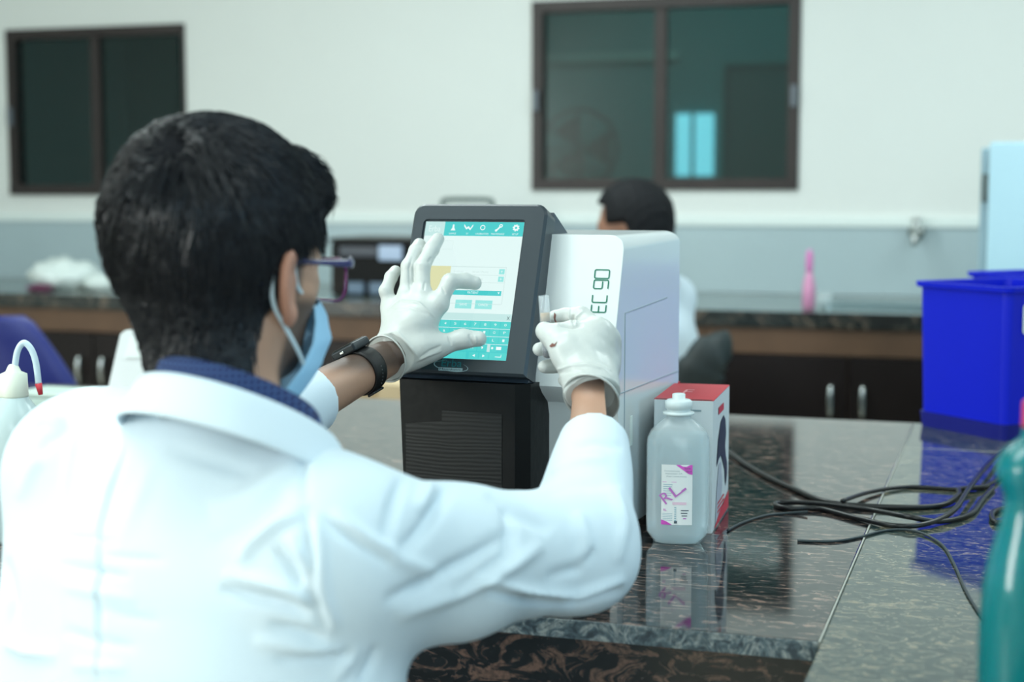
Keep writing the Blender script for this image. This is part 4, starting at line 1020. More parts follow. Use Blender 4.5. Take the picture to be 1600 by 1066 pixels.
Vh, Qh = sdf_mesh('h', hair_sdf, HC-.165, HC+.165, .0028)
Vh = relax(Vh, Qh, 2)
# strands
def grad(fn, q, e=.0015):
    g_ = np.zeros_like(q)
    for k in range(3):
        dq = np.zeros(3); dq[k] = e; g_[:, k] = (fn((q+dq).astype(np.float32))-fn((q-dq).astype(np.float32)))/(2*e)
    return g_/(np.linalg.norm(g_, axis=1, keepdims=True)+1e-9)
NS = 22000
r0 = rng.normal(size=(NS*3, 3)); r0 /= np.linalg.norm(r0, axis=1, keepdims=True)
q = r0*np.array([.12, .10, .13])+np.array([-.012, 0, -.01])
for _ in range(5): q = q-grad(skull, q)*skull(q.astype(np.float32))[:, None]
th, m = hair_th(q); keep = (m > .35) & (rng.uniform(size=len(q)) < np.clip(m, 0, 1)); q = q[keep][:NS]; NS = len(q)
th0, _ = hair_th(q)
WH = np.array([-.078, .012, .062])
lay_ = rng.uniform(.70, 1.18, NS); K = 8
clump = np.sin(q[:, 0]*310+np.sin(q[:, 2]*170)*2)*np.cos(q[:, 1]*260+q[:, 2]*190)
ln = (.020+.030*sm(q[:, 2], -.08, .02)+.012*sm(q[:, 0], .0, .08)*sm(q[:, 2], .03, .06))*rng.uniform(.7, 1.15, NS)
ln *= np.where((np.abs(q[:, 1]) > .055) & (q[:, 2] < .02) & (q[:, 0] > -.01), .45, 1)
jit = rng.normal(size=(NS, 3))*.16
cur = q.copy(); pts = [cur.copy()]
for k in range(1, K):
    n_ = grad(skull, cur)
    v = cur-WH; dist = np.linalg.norm(v, axis=1, keepdims=True); v = v/(dist+1e-6)
    sw = np.cross(n_, v); d_ = v+sw*(.55*np.exp(-dist/.05))+sw*.16+jit+clump[:, None]*np.cross(n_, v)*.18
    d_[:, 2] -= .55*sm(-cur[:, 2], -.03, .05)
    fr = sm(cur[:, 0], .05, .09)*sm(cur[:, 2], .0, .03); d_[:, 2] -= 1.0*fr*(k/K)*1.3; d_[:, 0] += .3*fr
    d_ = d_-n_*(d_*n_).sum(1, keepdims=True); d_ /= np.linalg.norm(d_, axis=1, keepdims=True)+1e-9
    cur = cur+d_*(ln/(K-1))[:, None]
    t = k/(K-1); th, _ = hair_th(cur); th = np.maximum(th, th0*.8)
    target = th*lay_*(min(1, .72+t))+.0012*clump*t+ (t > .8)*rng.uniform(-.001, .0022, NS)
    cur = cur+grad(skull, cur)*(target-skull(cur.astype(np.float32)))[:, None]
    pts.append(cur.copy())
pts = np.stack(pts, 1)     # NS,K,3
ok_ = (np.abs(pts-q[:, None, :]).max(axis=(1, 2)) < .09) & np.isfinite(pts).all(axis=(1, 2)); pts = pts[ok_]; NS = len(pts)
gi = rng.choice(NS, 1100, replace=False); gq = pts[gi, 0]; q0_ = pts[:, 0]; near_ = np.zeros(NS, dtype=int)
for c_0 in range(0, NS, 4000): near_[c_0:c_0+4000] = gi[((q0_[c_0:c_0+4000, None]-gq[None])**2).sum(2).argmin(1)]
w_t = (np.linspace(0, 1, K)**1.2*.5)[None, :, None]
off_ = (pts[:, :1]-pts[near_][:, :1]); pts = pts*(1-w_t)+(pts[near_]+off_*.35)*w_t
tan = np.gradient(pts, axis=1); tan /= np.linalg.norm(tan, axis=2, keepdims=True)+1e-9
ref = np.broadcast_to(np.array([.3, .5, .81]), tan.shape); b1 = np.cross(tan, ref); b1 /= np.linalg.norm(b1, axis=2, keepdims=True)+1e-9; b2_ = np.cross(tan, b1)
rad = (np.array([.65, .62, .6, .56, .5, .4, .26, .08])*.001)[None, :, None]
rg = np.stack([pts+b1*rad*math.cos(a)+b2_*rad*math.sin(a) for a in (0, 2.094, 4.189)], 2)  # NS,K,3,3
Vs = fromH(rg.reshape(-1, 3))
ii = (np.arange(NS)[:, None, None]*K+np.arange(K-1)[None, :, None])*3; j0 = np.arange(3)[None, None, :]; j1 = (j0+1) % 3
Qs = np.stack([ii+j0, ii+j1, ii+3+j1, ii+3+j0], -1).reshape(-1, 4)
hair = wmesh('hair', np.concatenate([Vh, Vs]), np.concatenate([Qh, Qs+len(Vh)]), m_hair, person)
hair.data.materials.append(M('black_hair_base', (.006, .007, .009), .9, spec=.1))
mi_ = np.zeros(len(hair.data.polygons), dtype=np.int32); mi_[:len(Qh)] = 1; hair.data.polygons.foreach_set('material_index', mi_)
# ---- lab coat
CR = npv(P(930, 688, 1.672)); CLc = WL+(EL-WL)*.56       # sleeve ends
def coat_sdf(p):
    sh_m = (SR+SL)/2
    t_ = ecap(p, sh_m+npv((0, 0, -.085)), HIP+npv((0, 0, -.05)), .126, .162, TR, 1.60)
    t_ = smin(t_, cap(p, NB+npv((0, 0, -.040)), SR+npv((0, 0, .002)), .054, .060), .05)
    t_ = smin(t_, cap(p, NB+npv((0, 0, -.10)), NB+npv((0, 0, -.045)), .075, .062), .04)
    t_ = smin(t_, cap(p, NB+npv((0, 0, -.045)), SL+npv((0, 0, -.008)), .060, .064), .05)
    t_ = smin(t_, ecap(p, sh_m+npv((0, 0, .01))-TF*.02, sh_m+npv((0, 0, -.12))-TF*.03, .06, .09, TR, 1.6), .05)
    m1 = SR*.55+ER*.45-npv((0, 0, .012))
    ar = cap(p, SR, m1, .073, .067); ar = smin(ar, cap(p, m1, ER, .065, .059), .03)
    t_ = smin(t_, ar, .045)
    fr = cap(p, ER, CR, .059, .0395); t_ = smin(t_, fr, .03)
    t_ = smin(t_, cap(p, SL+npv((-.004, -.02, -.02)), SL+npv((.0, -.075, -.20)), .066, .072), .05)
    t_ = smin(t_, cap(p, SL+npv((0, 0, -.008)), EL, .068, .056), .04); t_ = smin(t_, cap(p, EL, CLc, .055, .041), .025)
    # cut the cuffs square and hollow
    for e0, w0, c0, ri in ((ER, WR, CR, .0345), (EL, WL, CLc, .0355)):
        ax = (w0-e0)/np.linalg.norm(w0-e0); dist = (p-A3(c0))@A3(ax); near = np.linalg.norm(p-A3(c0), axis=1)-.11
        t_ = smax(t_, np.maximum(-near, dist)*1. if False else np.where(near < 0, dist, -1.), .002)
        inn = cap(p, c0-ax*.035, c0+ax*.05, ri-.004, ri+.002); t_ = smax(t_, -inn, .003)
    bot = HIP[2]-.16-p[:, 2]; return smax(t_, bot, .01)
Vc, Qc = sdf_mesh('c', coat_sdf, (-.64, 1.06, .40), (.20, 1.98, 1.16), .0038)
Vc = relax(Vc, Qc, 2)
FOLDS = [
 ([(196, 690), (170, 760), (152, 830), (149, 940), (149, 1070)], .0022, 4), ([(203, 690), (178, 760), (161, 830), (158, 940), (158, 1070)], -.0022, 5),
 ([(120, 640), (103, 760), (97, 860), (97, 1070)], .0012, 9),
 ([(90, 838), (130, 842), (190, 848)], -.0022, 6), ([(95, 882), (140, 890), (205, 902)], -.003, 7), ([(100, 915), (150, 925), (215, 938)], .002, 8), ([(100, 985), (150, 1000), (215, 1012)], -.0026, 7), ([(110, 1040), (200, 1045)], .002, 8),
 ([(160, 868), (200, 872), (260, 876)], -.002, 6), ([(155, 950), (200, 962), (250, 972)], -.002, 6),
 ([(345, 918), (390, 932), (440, 945), (485, 962)], -.006, 8), ([(350, 897), (400, 906), (450, 920), (490, 942)], .006, 9),
 ([(372, 880), (395, 850), (430, 820), (470, 800)], .0045, 10), ([(430, 855), (455, 885), (475, 915)], -.0045, 9), ([(450, 835), (480, 880), (490, 930)], .004, 9),
 ([(420, 975), (460, 985), (510, 1000)], -.004, 8), ([(400, 1000), (470, 1012), (540, 1018)], .0035, 10), ([(430, 1030), (500, 1028), (560, 1020)], -.003, 8),
 ([(560, 1066), (580, 1035), (590, 1010)], -.003, 7), ([(520, 1066), (545, 1035), (560, 1012)], .003, 8),
 ([(480, 790), (484, 860), (488, 930), (510, 985)], -.0035, 7), ([(493, 795), (500, 860), (505, 930), (525, 985)], .004, 10), ([(480, 690), (476, 740), (480, 790)], -.002, 6),
 ([(520, 800), (570, 840), (640, 880), (700, 905)], .0035, 13), ([(480, 790), (540, 835), (610, 880)], -.003, 10),
 ([(620, 870), (660, 830), (690, 780), (705, 750)], -.0045, 12), ([(600, 845), (615, 790), (630, 745)], -.0035, 10), ([(655, 800), (668, 765), (675, 745)], .004, 12),
 ([(600, 940), (670, 910), (740, 870), (800, 830)], -.005, 11), ([(620, 965), (720, 925), (800, 885), (850, 850)], .005, 13), ([(700, 930), (745, 905), (790, 870)], -.004, 9),
 ([(740, 905), (820, 925), (900, 930), (978, 905)], .0055, 8), ([(760, 922), (830, 940), (900, 944), (975, 920)], -.005, 8),
 ([(790, 880), (800, 835), (790, 790)], -.004, 11), ([(855, 905), (900, 890), (925, 860)], -.003, 10), ([(900, 800), (915, 850), (905, 890)], .0035, 12), ([(960, 760), (975, 820), (965, 880)], .003, 12),
 ([(860, 740), (900, 720), (950, 715)], .002, 9), ([(850, 770), (890, 755), (950, 760)], -.003, 10), ([(760, 770), (800, 800), (860, 830)], -.003, 12), ([(890, 700), (930, 690), (975, 700)], -.0018, 7),
 ([(45, 668), (70, 655), (100, 660)], .003, 8), ([(60, 720), (80, 690), (120, 665)], -.003, 12), ([(30, 780), (50, 730), (90, 690)], .002, 12),
 ([(260, 700), (330, 720), (400, 740)], -.0015, 14), ([(330, 800), (400, 770), (470, 720), (520, 700)], .003, 20), ([(330, 850), (400, 815), (450, 770)], -.0025, 16),
 ([(190, 850), (215, 780), (240, 720)], .0015, 14), ([(10, 870), (20, 940), (12, 1000)], -.004, 10), ([(8, 1005), (40, 1020), (90, 1024)], .004, 10),
]
Vc = crease(Vc, Qc, FOLDS)
# gentle irregular cloth relief
nz = sum(np.sin(Vc@k_v+ph) for k_v, ph in zip(rng.normal(size=(10, 3))*26, rng.uniform(0, 6, 10)))/10
Nc_ = vnormals(Vc, Qc); Vc = Vc+Nc_*(nz*.004)[:, None]
Vc = relax(Vc, Qc, 1, .4)
coat = wmesh('lab_coat', Vc, Qc, m_coat, person)
# collar: folded band around the neck, high at the back
def ring_pts(cx, R_, tilt, drop, n=56, a0=-150, a1=150, sR=1.0):
    out = []
    for k in range(n+1):
        th_ = math.radians(180+a0+(a1-a0)*k/n)       # 180 = back
        ca, sa = math.cos(th_), math.sin(th_)
        out.append(cx+TF*(R_*ca*math.cos(tilt))+TR*(R_*sR*sa)+TU*(-R_*ca*math.sin(tilt)-drop))
    return out
def strip(name, loops, mat, parent, thick):
    bm = bmesh.new(); rings(bm, [[Vector(p-npv(PB)) for p in l] for l in loops], (False, False), False)
    o = link(name, bm2me(bm, name), mat, parent, True)
    s_ = o.modifiers.new('thickness', 'SOLIDIFY'); s_.thickness = thick; s_.offset = 0
    ss = o.modifiers.new('smooth', 'SUBSURF'); ss.levels = ss.render_levels = 1
    return o
CC = npv(P(374, 654, 1.345))
tl_ = math.radians(28)
lp = [ring_pts(CC, .076, tl_, .030), ring_pts(CC, .083, tl_, -.004), ring_pts(CC, .087, tl_, -.008), ring_pts(CC, .093, tl_, -.004), ring_pts(CC, .104, tl_, .018), ring_pts(CC, .112, tl_, .034), ring_pts(CC, .113, tl_, .038)]
strip('collar', lp, m_coat, coat, .002)
# shirt collar
m_plaid = M('navy_plaid', (30, 50, 104), .85)
nt = m_plaid.node_tree; tc = nt.nodes.new('ShaderNodeTexCoord'); ck = nt.nodes.new('ShaderNodeTexWave'); ck.inputs['Scale'].default_value = 60; ck2 = nt.nodes.new('ShaderNodeTexWave'); ck2.bands_direction = 'Z'; ck2.inputs['Scale'].default_value = 60
mxx = nt.nodes.new('ShaderNodeMath'); mxx.operation = 'MULTIPLY'; mxc = nt.nodes.new('ShaderNodeMix'); mxc.data_type = 'RGBA'; mxc.inputs[6].default_value = lin(22, 38, 84); mxc.inputs[7].default_value = lin(70, 100, 150)
for c__ in (ck, ck2): nt.links.new(tc.outputs['Object'], c__.inputs['Vector'])
nt.links.new(ck.outputs['Fac'], mxx.inputs[0]); nt.links.new(ck2.outputs['Fac'], mxx.inputs[1]); nt.links.new(mxx.outputs[0], mxc.inputs[0]); nt.links.new(mxc.outputs[2], nt.nodes['Principled BSDF'].inputs['Base Color'])
CS = CC+TU*.004
strip('shirt_collar', [ring_pts(CS, .068, tl_, .02), ring_pts(CS, .070, tl_, -.022), ring_pts(CS, .074, tl_, -.025), ring_pts(CS, .082, tl_, .01)], m_plaid, person, .002)
# trousers
def trouser(p):
    d = None
    for s in (-1, 1):
        h = HIP+TR*s*.08; kn = h+TF*.17+npv((0, 0, -.16))+TR*s*.06; an_ = npv((kn[0]-TF[0]*.02, kn[1]-TF[1]*.02, .10))
        c = smin(cap(p, h, kn, .088, .068), cap(p, kn, an_, .066, .052), .02); d = c if d is None else smin(d, c, .03)
    return smax(smin(d, ecap(p, HIP+npv((0, 0, .02)), HIP+npv((0, 0, -.02)), .10, .10, TR, 1.35), .04), -(p[:, 2]-.075), .005)
Vt, Qt = sdf_mesh('t', trouser, (-.62, 1.1, .03), (.1, 1.75, .76), .010)
wmesh('trousers', relax(Vt, Qt, 2), Qt, m_navy, person)
for s in (-1, 1):
    h = HIP+TR*s*.08; kn = h+TF*.17+npv((0, 0, -.16))+TR*s*.06; an_ = npv((kn[0]-TF[0]*.02, kn[1]-TF[1]*.02, .04))
    Vf, Qf = sdf_mesh('f', lambda p: smax(smin(cap(p, an_-TF*.03, an_+TF*.15, .042, .036), cap(p, an_, an_+npv((0, 0, .05)), .044, .046), .02), -(p[:, 2]-.002), .004), an_-.25, an_+.25, .008)
    wmesh('shoe', relax(Vf, Qf, 1), Qf, m_blackpl, person)
# ---- gloves
def glove_wr(p, nz_): return nz_
def glove_mesh(name, fn, lo, hi, lines, wr_a, wr_b, r0_, r1_, cuff_end, open_=0.):
    """glove surface with creases, plus cuff tube with rolled rim"""
    V, Q = sdf_mesh(name, fn, lo, hi, .0011)
    V = relax(V, Q, 2, .5); V = crease(V, Q, lines, .02)
    N_ = vnormals(V, Q); w_ = sum(np.sin(V@k_v+ph) for k_v, ph in zip(rng.normal(size=(8, 3))*170, rng.uniform(0, 6, 8)))/8
    return V+N_*(w_*.0010)[:, None], Q
def cuff(name, c0, ax, R_a, R_b, prof, mat, parent, wob=0., seg=40):
    """revolved cuff: prof = [(dist along ax, scale)], radii R_a,R_b along two side axes"""
    bm = bmesh.new(); ax = Vector(ax).normalized(); s1 = ax.cross(Vector((0, 1, 0))).normalized(); s2 = ax.cross(s1)
    rs = []
    for i, (t, k) in enumerate(prof):
        rs.append([Vector(c0)-PB+ax*t+(s1*math.cos(a)*R_a+s2*math.sin(a)*R_b)*(k*(1+wob*math.sin(3*a+t*60)*.5+wob*math.sin(5*a+1)*.4)) for a in [2*math.pi*j/seg for j in range(seg)]])
    rings(bm, rs, (False, False)); o = link(name, bm2me(bm, name), mat, parent, True)
    sd = o.modifiers.new('thickness', 'SOLIDIFY'); sd.thickness = .0007; return o
LL = [([(603, 487), (625, 470), (655, 474), (680, 496)], .0011, 2.2), ([(612, 486), (640, 480), (670, 492)], -.0008, 3),
      ([(690, 448), (696, 460)], -.0009, 2), ([(664, 440), (662, 455)], -.0008, 2), ([(668, 410), (675, 402)], -.001, 2.2),
      ([(655, 560), (672, 548), (690, 540)], -.0010, 2.5), ([(650, 565), (668, 556), (690, 548)], .0010, 2.5), ([(700, 525), (706, 540)], -.0009, 2), ([(733, 522), (738, 540)], -.0010, 2), ([(742, 524), (745, 538)], .0008, 2),
      ([(610, 520), (625, 545), (632, 570)], -.0011, 3), ([(618, 515), (640, 540), (655, 560)], .0009, 3), ([(600, 530), (612, 555), (622, 575)], .0012, 3), ([(641, 455), (639, 420), (645, 400)], -.0009, 2)]
axL = (EL-WL)/np.linalg.norm(EL-WL)
def glL(p):
    d = left_hand(p, -.0006)
    d = smin(d, cap(p, LH_['wrist']-axL*.012, LH_['wrist']+axL*.02, .0282, .0300), .008)
    cut = (p-A3(LH_['wrist']-axL*.003))@A3(axL); return np.maximum(d, cut)
V, Q = glove_mesh('g', glL, SC(655, 470, .03)-.13, SC(655, 470, .03)+.13, LL, 0, 0, 0, 0, 0)
glv = wmesh('glove', V, Q, m_glove, person); glv['label'] = 'white latex glove spread over the touch screen'
cuff('glove_cuff', LH_['wrist'], axL, .0296, .0296, [(-.009, 1.0), (-.006, 1.03), (-.0035, 1.07), (-.002, 1.09), (-.0007, 1.06), (-.0013, 1.02)], m_glove, glv, .02)
RL_ = [([(866, 579), (890, 572), (916, 570), (940, 576), (957, 590)], .0013, 2.4), ([(866, 585), (900, 578), (940, 583)], -.0009, 3),
       ([(890, 482), (889, 497), (896, 510)], .0012, 2.4), ([(899, 510), (901, 495), (912, 485)], .0012, 2.4), ([(895, 508), (895, 492)], -.0012, 2.4), ([(872, 508), (895, 511), (912, 508)], -.0022, 3),
       ([(915, 560), (935, 566), (955, 580)], .0008, 2.5), ([(900, 598), (925, 588), (945, 592)], -.0010, 3), ([(905, 530), (925, 545), (945, 570)], .0006, 6)]
axR = (RH_['wrist']-RH_['back'])/np.linalg.norm(RH_['wrist']-RH_['back'])
axRw = (WR-RH_['wrist'])/np.linalg.norm(WR-RH_['wrist'])
def glR(p):
    d = right_hand(p, -.0006)
    d = smin(d, cap(p, RH_['wrist'], RH_['wrist']+axR*.012, .0285, .031), .01)
    cut = (p-A3(RH_['wrist']+axR*.010))@A3(axR); return np.maximum(d, cut)
V, Q = glove_mesh('g', glR, npv(P(900, 540, 1.79))-.115, npv(P(900, 540, 1.79))+.115, RL_, 0, 0, 0, 0, 0)
glv2 = wmesh('glove', V, Q, m_glove, person); glv2['label'] = 'white latex glove gripping the sample tube, cuff gaping open'
def cuff_free(name, loops, mat, parent):
    bm = bmesh.new(); rings(bm, [[Vector(p)-PB for p in l] for l in loops], (False, False)); o = link(name, bm2me(bm, name), mat, parent, True)
    sd = o.modifiers.new('thickness', 'SOLIDIFY'); sd.thickness = .0008
    sb = o.modifiers.new('smooth', 'SUBSURF'); sb.levels = sb.render_levels = 1; return o
def loop_px(cx, cy, Y0, w_, h_, tilt, dY, n=28):
    """oval whose projection is centred at a pixel, built at its own depth; dY tips the near side"""
    out = []
    for k in range(n):
        a = 2*math.pi*k/n; x = w_*math.cos(a); y = h_*math.sin(a); X = x*math.cos(tilt)-y*math.sin(tilt); Yy = x*math.sin(tilt)+y*math.cos(tilt)
        out.append(P(cx+X, cy+Yy, Y0+dY*math.sin(a)))
    return out
wv_ = RH_['wrist']
l0 = loop_px(919, 592, 1.738, 40, 16, math.radians(6), .026)
l1 = loop_px(921, 606, 1.728, 41, 22, math.radians(14), .028)
l2 = loop_px(923, 618, 1.716, 44, 32, math.radians(24), .030)
l3 = loop_px(924, 621, 1.714, 45.5, 35, math.radians(26), .031)
l4 = loop_px(924, 623, 1.713, 43.5, 34, math.radians(26), .030)
cuff_free('glove_cuff', [l0, l1, l2, l3, l4], m_glove, glv2)
bm = bmesh.new(); lp_ = [v for v in loop_px(924, 622, 1.713, 45, 35, math.radians(26), .031)]; lp_.append(lp_[0]); tube(bm, [v-PB for v in lp_], .0013, 6, caps=(False, False)); link('rolled_rim', bm2me(bm, 'rolled_rim'), m_glove, glv2, True)
# blood stain and tear on the glove
m_stain = M('brown_stain', (112, 70, 60), .6)
def on_surface(fn, px, py, off=.0008):
    o0 = np.array([0, 0, CAMZ]); d = npv(ray(px, py)); d /= np.linalg.norm(d); t = 1.60
    for _ in range(60):
        s_ = float(fn(A3([o0+d*t]))[0]); t += s_*.8
        if abs(s_) < 1e-4 or t > 2.1: break
    t = min(t, 1.85)
    return o0+d*(t-off)
def decal(name, pix, fn, mat, parent, off=.0012):
    bm = bmesh.new(); bm.faces.new([bm.verts.new(Vector(on_surface(fn, x, y, off))-PB) for x, y in pix]); me = bpy.data.meshes.new(name); bm.to_mesh(me); bm.free(); return link(name, me, mat, parent)
decal('stain', [(858, 541), (863, 536), (866, 538), (871, 533), (867, 541), (861, 543)], glR, m_stain, glv2)
decal('stain', [(866, 488), (869, 492), (868, 500), (871, 505), (867, 504), (865, 496)], glR, m_stain, glv2)
# ---- sample tube held in the hand
t0_ = npv(P(849.5, 462, 1.797)); t1_ = npv(P(856, 561, 1.800)); tv = Vector(t1_-t0_); TLn = tv.length
tube_e = bpy.data.objects.new('sample_tube', None); COL.objects.link(tube_e); tube_e.location = Vector(t1_); tube_e.empty_display_size = .02
tube_e.rotation_mode = 'QUATERNION'; tube_e.rotation_quaternion = (-tv).to_track_quat('Z', 'Y')
tag(tube_e, 'small clear sample tube of dark blood held between gloved thumb and finger', 'tube')
m_tube = bpy.data.materials.new('clear_tube'); m_tube.use_nodes = True
nt = m_tube.node_tree; b_ = nt.nodes['Principled BSDF']; b_.inputs['Base Color'].default_value = (.8, .88, .92, 1); b_.inputs['Roughness'].default_value = .1
tr = nt.nodes.new('ShaderNodeBsdfTransparent'); mxs = nt.nodes.new('ShaderNodeMixShader'); mxs.inputs[0].default_value = .22
nt.links.new(tr.outputs[0], mxs.inputs[1]); nt.links.new(b_.outputs[0], mxs.inputs[2]); nt.links.new(mxs.outputs[0], nt.nodes['Material Output'].inputs[0])
bm = bmesh.new(); lathe(bm, [(.001, -.0), (.0045, .0012), (.0060, .005), (.0063, .01), (.0064, TLn), (.0056, TLn), (.0055, .01)], 28, caps=(True, False)); link('tube_wall', bm2me(bm, 'tube_wall'), m_tube, tube_e, True)
bm = bmesh.new(); lathe(bm, [(.001, .0008), (.004, .002), (.0054, .005), (.0054, TLn*.60)], 28); link('blood', bm2me(bm, 'blood'), M('dark_blood', (38, 14, 24), .2), tube_e, True)
bm = bmesh.new(); lathe(bm, [(.0054, TLn*.601), (.0054, TLn*.73)], 28); link('serum', bm2me(bm, 'serum'), M('amber_serum', (186, 150, 96), .2), tube_e, True)
# ---- wrist watch on the left arm
wa_ = (WL-EL)/np.linalg.norm(WL-EL); WCt = npv(P(592, 561, 1.888))
# move the centre onto the forearm axis
WCt = EL+wa_*float((WCt-EL)@wa_+.017)
view = WCt-np.array([0, 0, CAMZ]); view /= np.linalg.norm(view)
upw = np.array([0, 0, 1.])-wa_*wa_[2]; upw /= np.linalg.norm(upw)
sdw = np.cross(wa_, upw)     # horizontal sideways
rw = .0262
def WP(a, r_, t): return Vector(WCt+wa_*t+(upw*math.cos(a)+sdw*math.sin(a))*r_)-PB
# direction that shows to the upper left in the picture
best = max(range(360), key=lambda d_: (lambda pr: -(pr[0]-0)*.55-(pr[1])*1.0)((lambda a, b: (a[0][0]-b[0][0], a[1][0]-b[1][0]))(project(np.array([npv(WP(math.radians(d_), rw, 0)+PB)])), project(np.array([WCt])))))
A0 = math.radians(best)
we = bpy.data.objects.new('watch', None); COL.objects.link(we); we.parent = person; we.location = (0, 0, 0)
bm = bmesh.new(); rs = []
for k in range(48):
    a = A0+2*math.pi*k/48; da = abs((k/48+.5) % 1-.5)
    hwid = .0134-.0015*(1-math.cos(2*math.pi*k/48))*.5
    rs.append([WP(a, rw+.0005, -hwid), WP(a, rw+.0030, -hwid), WP(a, rw+.0038, -hwid*.7), WP(a, rw+.0038, hwid*.7), WP(a, rw+.0030, hwid), WP(a, rw+.0005, hwid)])
rs.append(rs[0]); rings(bm, rs, (False, False)); bmesh.ops.remove_doubles(bm, verts=bm.verts[:], dist=1e-6)
strap_bm = bm
Mt = Matrix.Translation(WP(A0, rw+.0062, 0)) @ Matrix((tuple(WP(A0+math.pi/2, 1, 0)-WP(A0+math.pi/2, 0, 0)), tuple(Vector(wa_)), tuple(WP(A0, 1, 0)-WP(A0, 0, 0)))).transposed().to_4x4()
bm = bmesh.new(); bbox(bm, -.020, .020, -.0180, .0180, -.0060, .0055, 0, .003, 3, Mt); ob = link('watch_case', bm2me(bm, 'watch_case'), M('gunmetal', (44, 50, 54), .3, .6), we); shade(ob, 30)
bm = bmesh.new(); bbox(bm, -.016, .016, -.0150, .0150, .0055, .0066, 0, .0005, 1, Mt); link('watch_glass', bm2me(bm, 'watch_glass'), M('watch_glass_black', (10, 14, 16), .05, coat=1.), we)
bm = bmesh.new(); bbox(bm, -.0195, -.0185, -.003, .003, -.002, .002, 0, 0, 1, Mt); bbox(bm, -.003, .003, -.0205, -.0172, -.0015, .0015, 0, .0005, 1, Mt); link('crown', bm2me(bm, 'crown'), m_chrome, we)
Mb = lambda a: Matrix.Translation(WP(a, rw+.0042, 0)) @ Matrix((tuple(WP(a+math.pi/2, 1, 0)-WP(a+math.pi/2, 0, 0)), tuple(Vector(wa_)), tuple(WP(a, 1, 0)-WP(a, 0, 0)))).transposed().to_4x4()
bm = bmesh.new(); bbox(bm, -.006, .006, -.0115, .0115, -.001, .0022, 0, .001, 2, Mb(A0+math.radians(175))); link('buckle', bm2me(bm, 'buckle'), m_blackpl, we)
for s in (-1, 1):
    for k in range(6):
        bbox(strap_bm, -.0009, .0009, -.0009, .0009, -.0018, .0001, 1, 0, 1, Mb(A0+s*math.radians(100+9*k)))
strap = link('strap', bm2me(strap_bm, 'strap'), [m_rubber, M('grey_hole', (76, 80, 82), .6)], we, True)
# ---- glasses
gl_e = bpy.data.objects.new('glasses', None); COL.objects.link(gl_e); gl_e.parent = person
def H3(a, r, u): return Vector(fromH([a, r, u]))-PB
m_rim = M('purple_rim', (104, 20, 92), .2, coat=.6); m_temple = M('navy_acetate', (34, 40, 96), .2, coat=.6); m_lens = bpy.data.materials.new('lens'); m_lens.use_nodes = True
nt = m_lens.node_tree; tr = nt.nodes.new('ShaderNodeBsdfTransparent'); gg = nt.nodes.new('ShaderNodeBsdfGlossy'); gg.inputs['Roughness'].default_value = .03; mxs = nt.nodes.new('ShaderNodeMixShader'); mxs.inputs[0].default_value = .07; tr.inputs[0].default_value = (.9, .95, .95, 1)
nt.links.new(tr.outputs[0], mxs.inputs[1]); nt.links.new(gg.outputs[0], mxs.inputs[2]); nt.links.new(mxs.outputs[0], nt.nodes['Material Output'].inputs[0])
GA = .116
for s in (-1, 1):
    cx_ = s*.036; outl = [(cx_+x_, y_-.034) for x_, y_ in rrect(.058, .042, .014, 5)]
    lp_ = [H3(GA-.16*(abs(x_)/.07)**2*.07, x_, y_) for x_, y_ in outl]; lp_.append(lp_[0])
    bm = bmesh.new(); tube(bm, lp_, .0016, 8, caps=(False, False)); link('rim', bm2me(bm, 'rim'), m_rim, gl_e, True)
    bm = bmesh.new(); bm.faces.new([bm.verts.new(v) for v in lp_[:-1]]); me = bpy.data.meshes.new('lens'); bm.to_mesh(me); bm.free(); link('lens', me, m_lens, gl_e)
    tp_ = catmull([H3(GA-.006, s*.066, -.016), H3(GA-.012, s*.073, -.017), H3(.085, s*.0765, -.018), H3(.045, s*.0800, -.019), H3(.005, s*.0815, -.020), H3(-.010, s*.080, -.026), H3(-.026, s*.076, -.040), H3(-.036, s*.071, -.052)], 4)
    n_ = len(tp_); bm = bmesh.new(); tube(bm, tp_, [.0062-.0036*min(1, i/12) for i in range(n_)], 10, flat=(tuple(HA[1]), .45)); link('temple', bm2me(bm, 'temple'), m_temple, gl_e, True)
bm = bmesh.new(); tube(bm, catmull([H3(GA, -.009, -.022), H3(GA+.003, 0, -.019), H3(GA, .009, -.022)], 4), .0016, 8); link('bridge', bm2me(bm, 'bridge'), m_rim, gl_e, True)
# ---- mask
MK = np.array([[.070, .056, -.062, .098, -.052], [.068, .060, -.078, .117, -.068], [.062, .063, -.098, .124, -.090], [.050, .060, -.122, .117, -.116], [.034, .046, -.152, .094, -.150]])
NA, NU = 27, 17; bm = bmesh.new(); rs = []
for j in range(NU):
    f = j/(NU-1)*4; k_0 = min(3, int(f)); g0 = f-k_0; g0 = g0*g0*(3-2*g0)*.5+g0*.5; c_m = MK[k_0]*(1-g0)+MK[k_0+1]*g0; row = []
    for i in range(NA):
        t = -1+2*i/(NA-1); ta = abs(t); bulge = .0016*math.sin(j/(NU-1)*math.pi*5)*(1-ta)
        a_ = c_m[0]+(c_m[3]-c_m[0])*math.cos(ta*math.pi/2)**1.0+bulge; r_m = math.copysign(c_m[1]*math.sin(ta*math.pi/2)**.75, t)+bulge*t; u_ = c_m[4]+(c_m[2]-c_m[4])*ta**1.5
        row.append(Vector(fromH([a_, r_m, u_]))-PB)
    rs.append(row)
rings(bm, rs, (False, False), False); mk = link('face_mask', bm2me(bm, 'face_mask'), m_mask, person, True)
sd = mk.modifiers.new('thickness', 'SOLIDIFY'); sd.thickness = .0012; sd.offset = 1
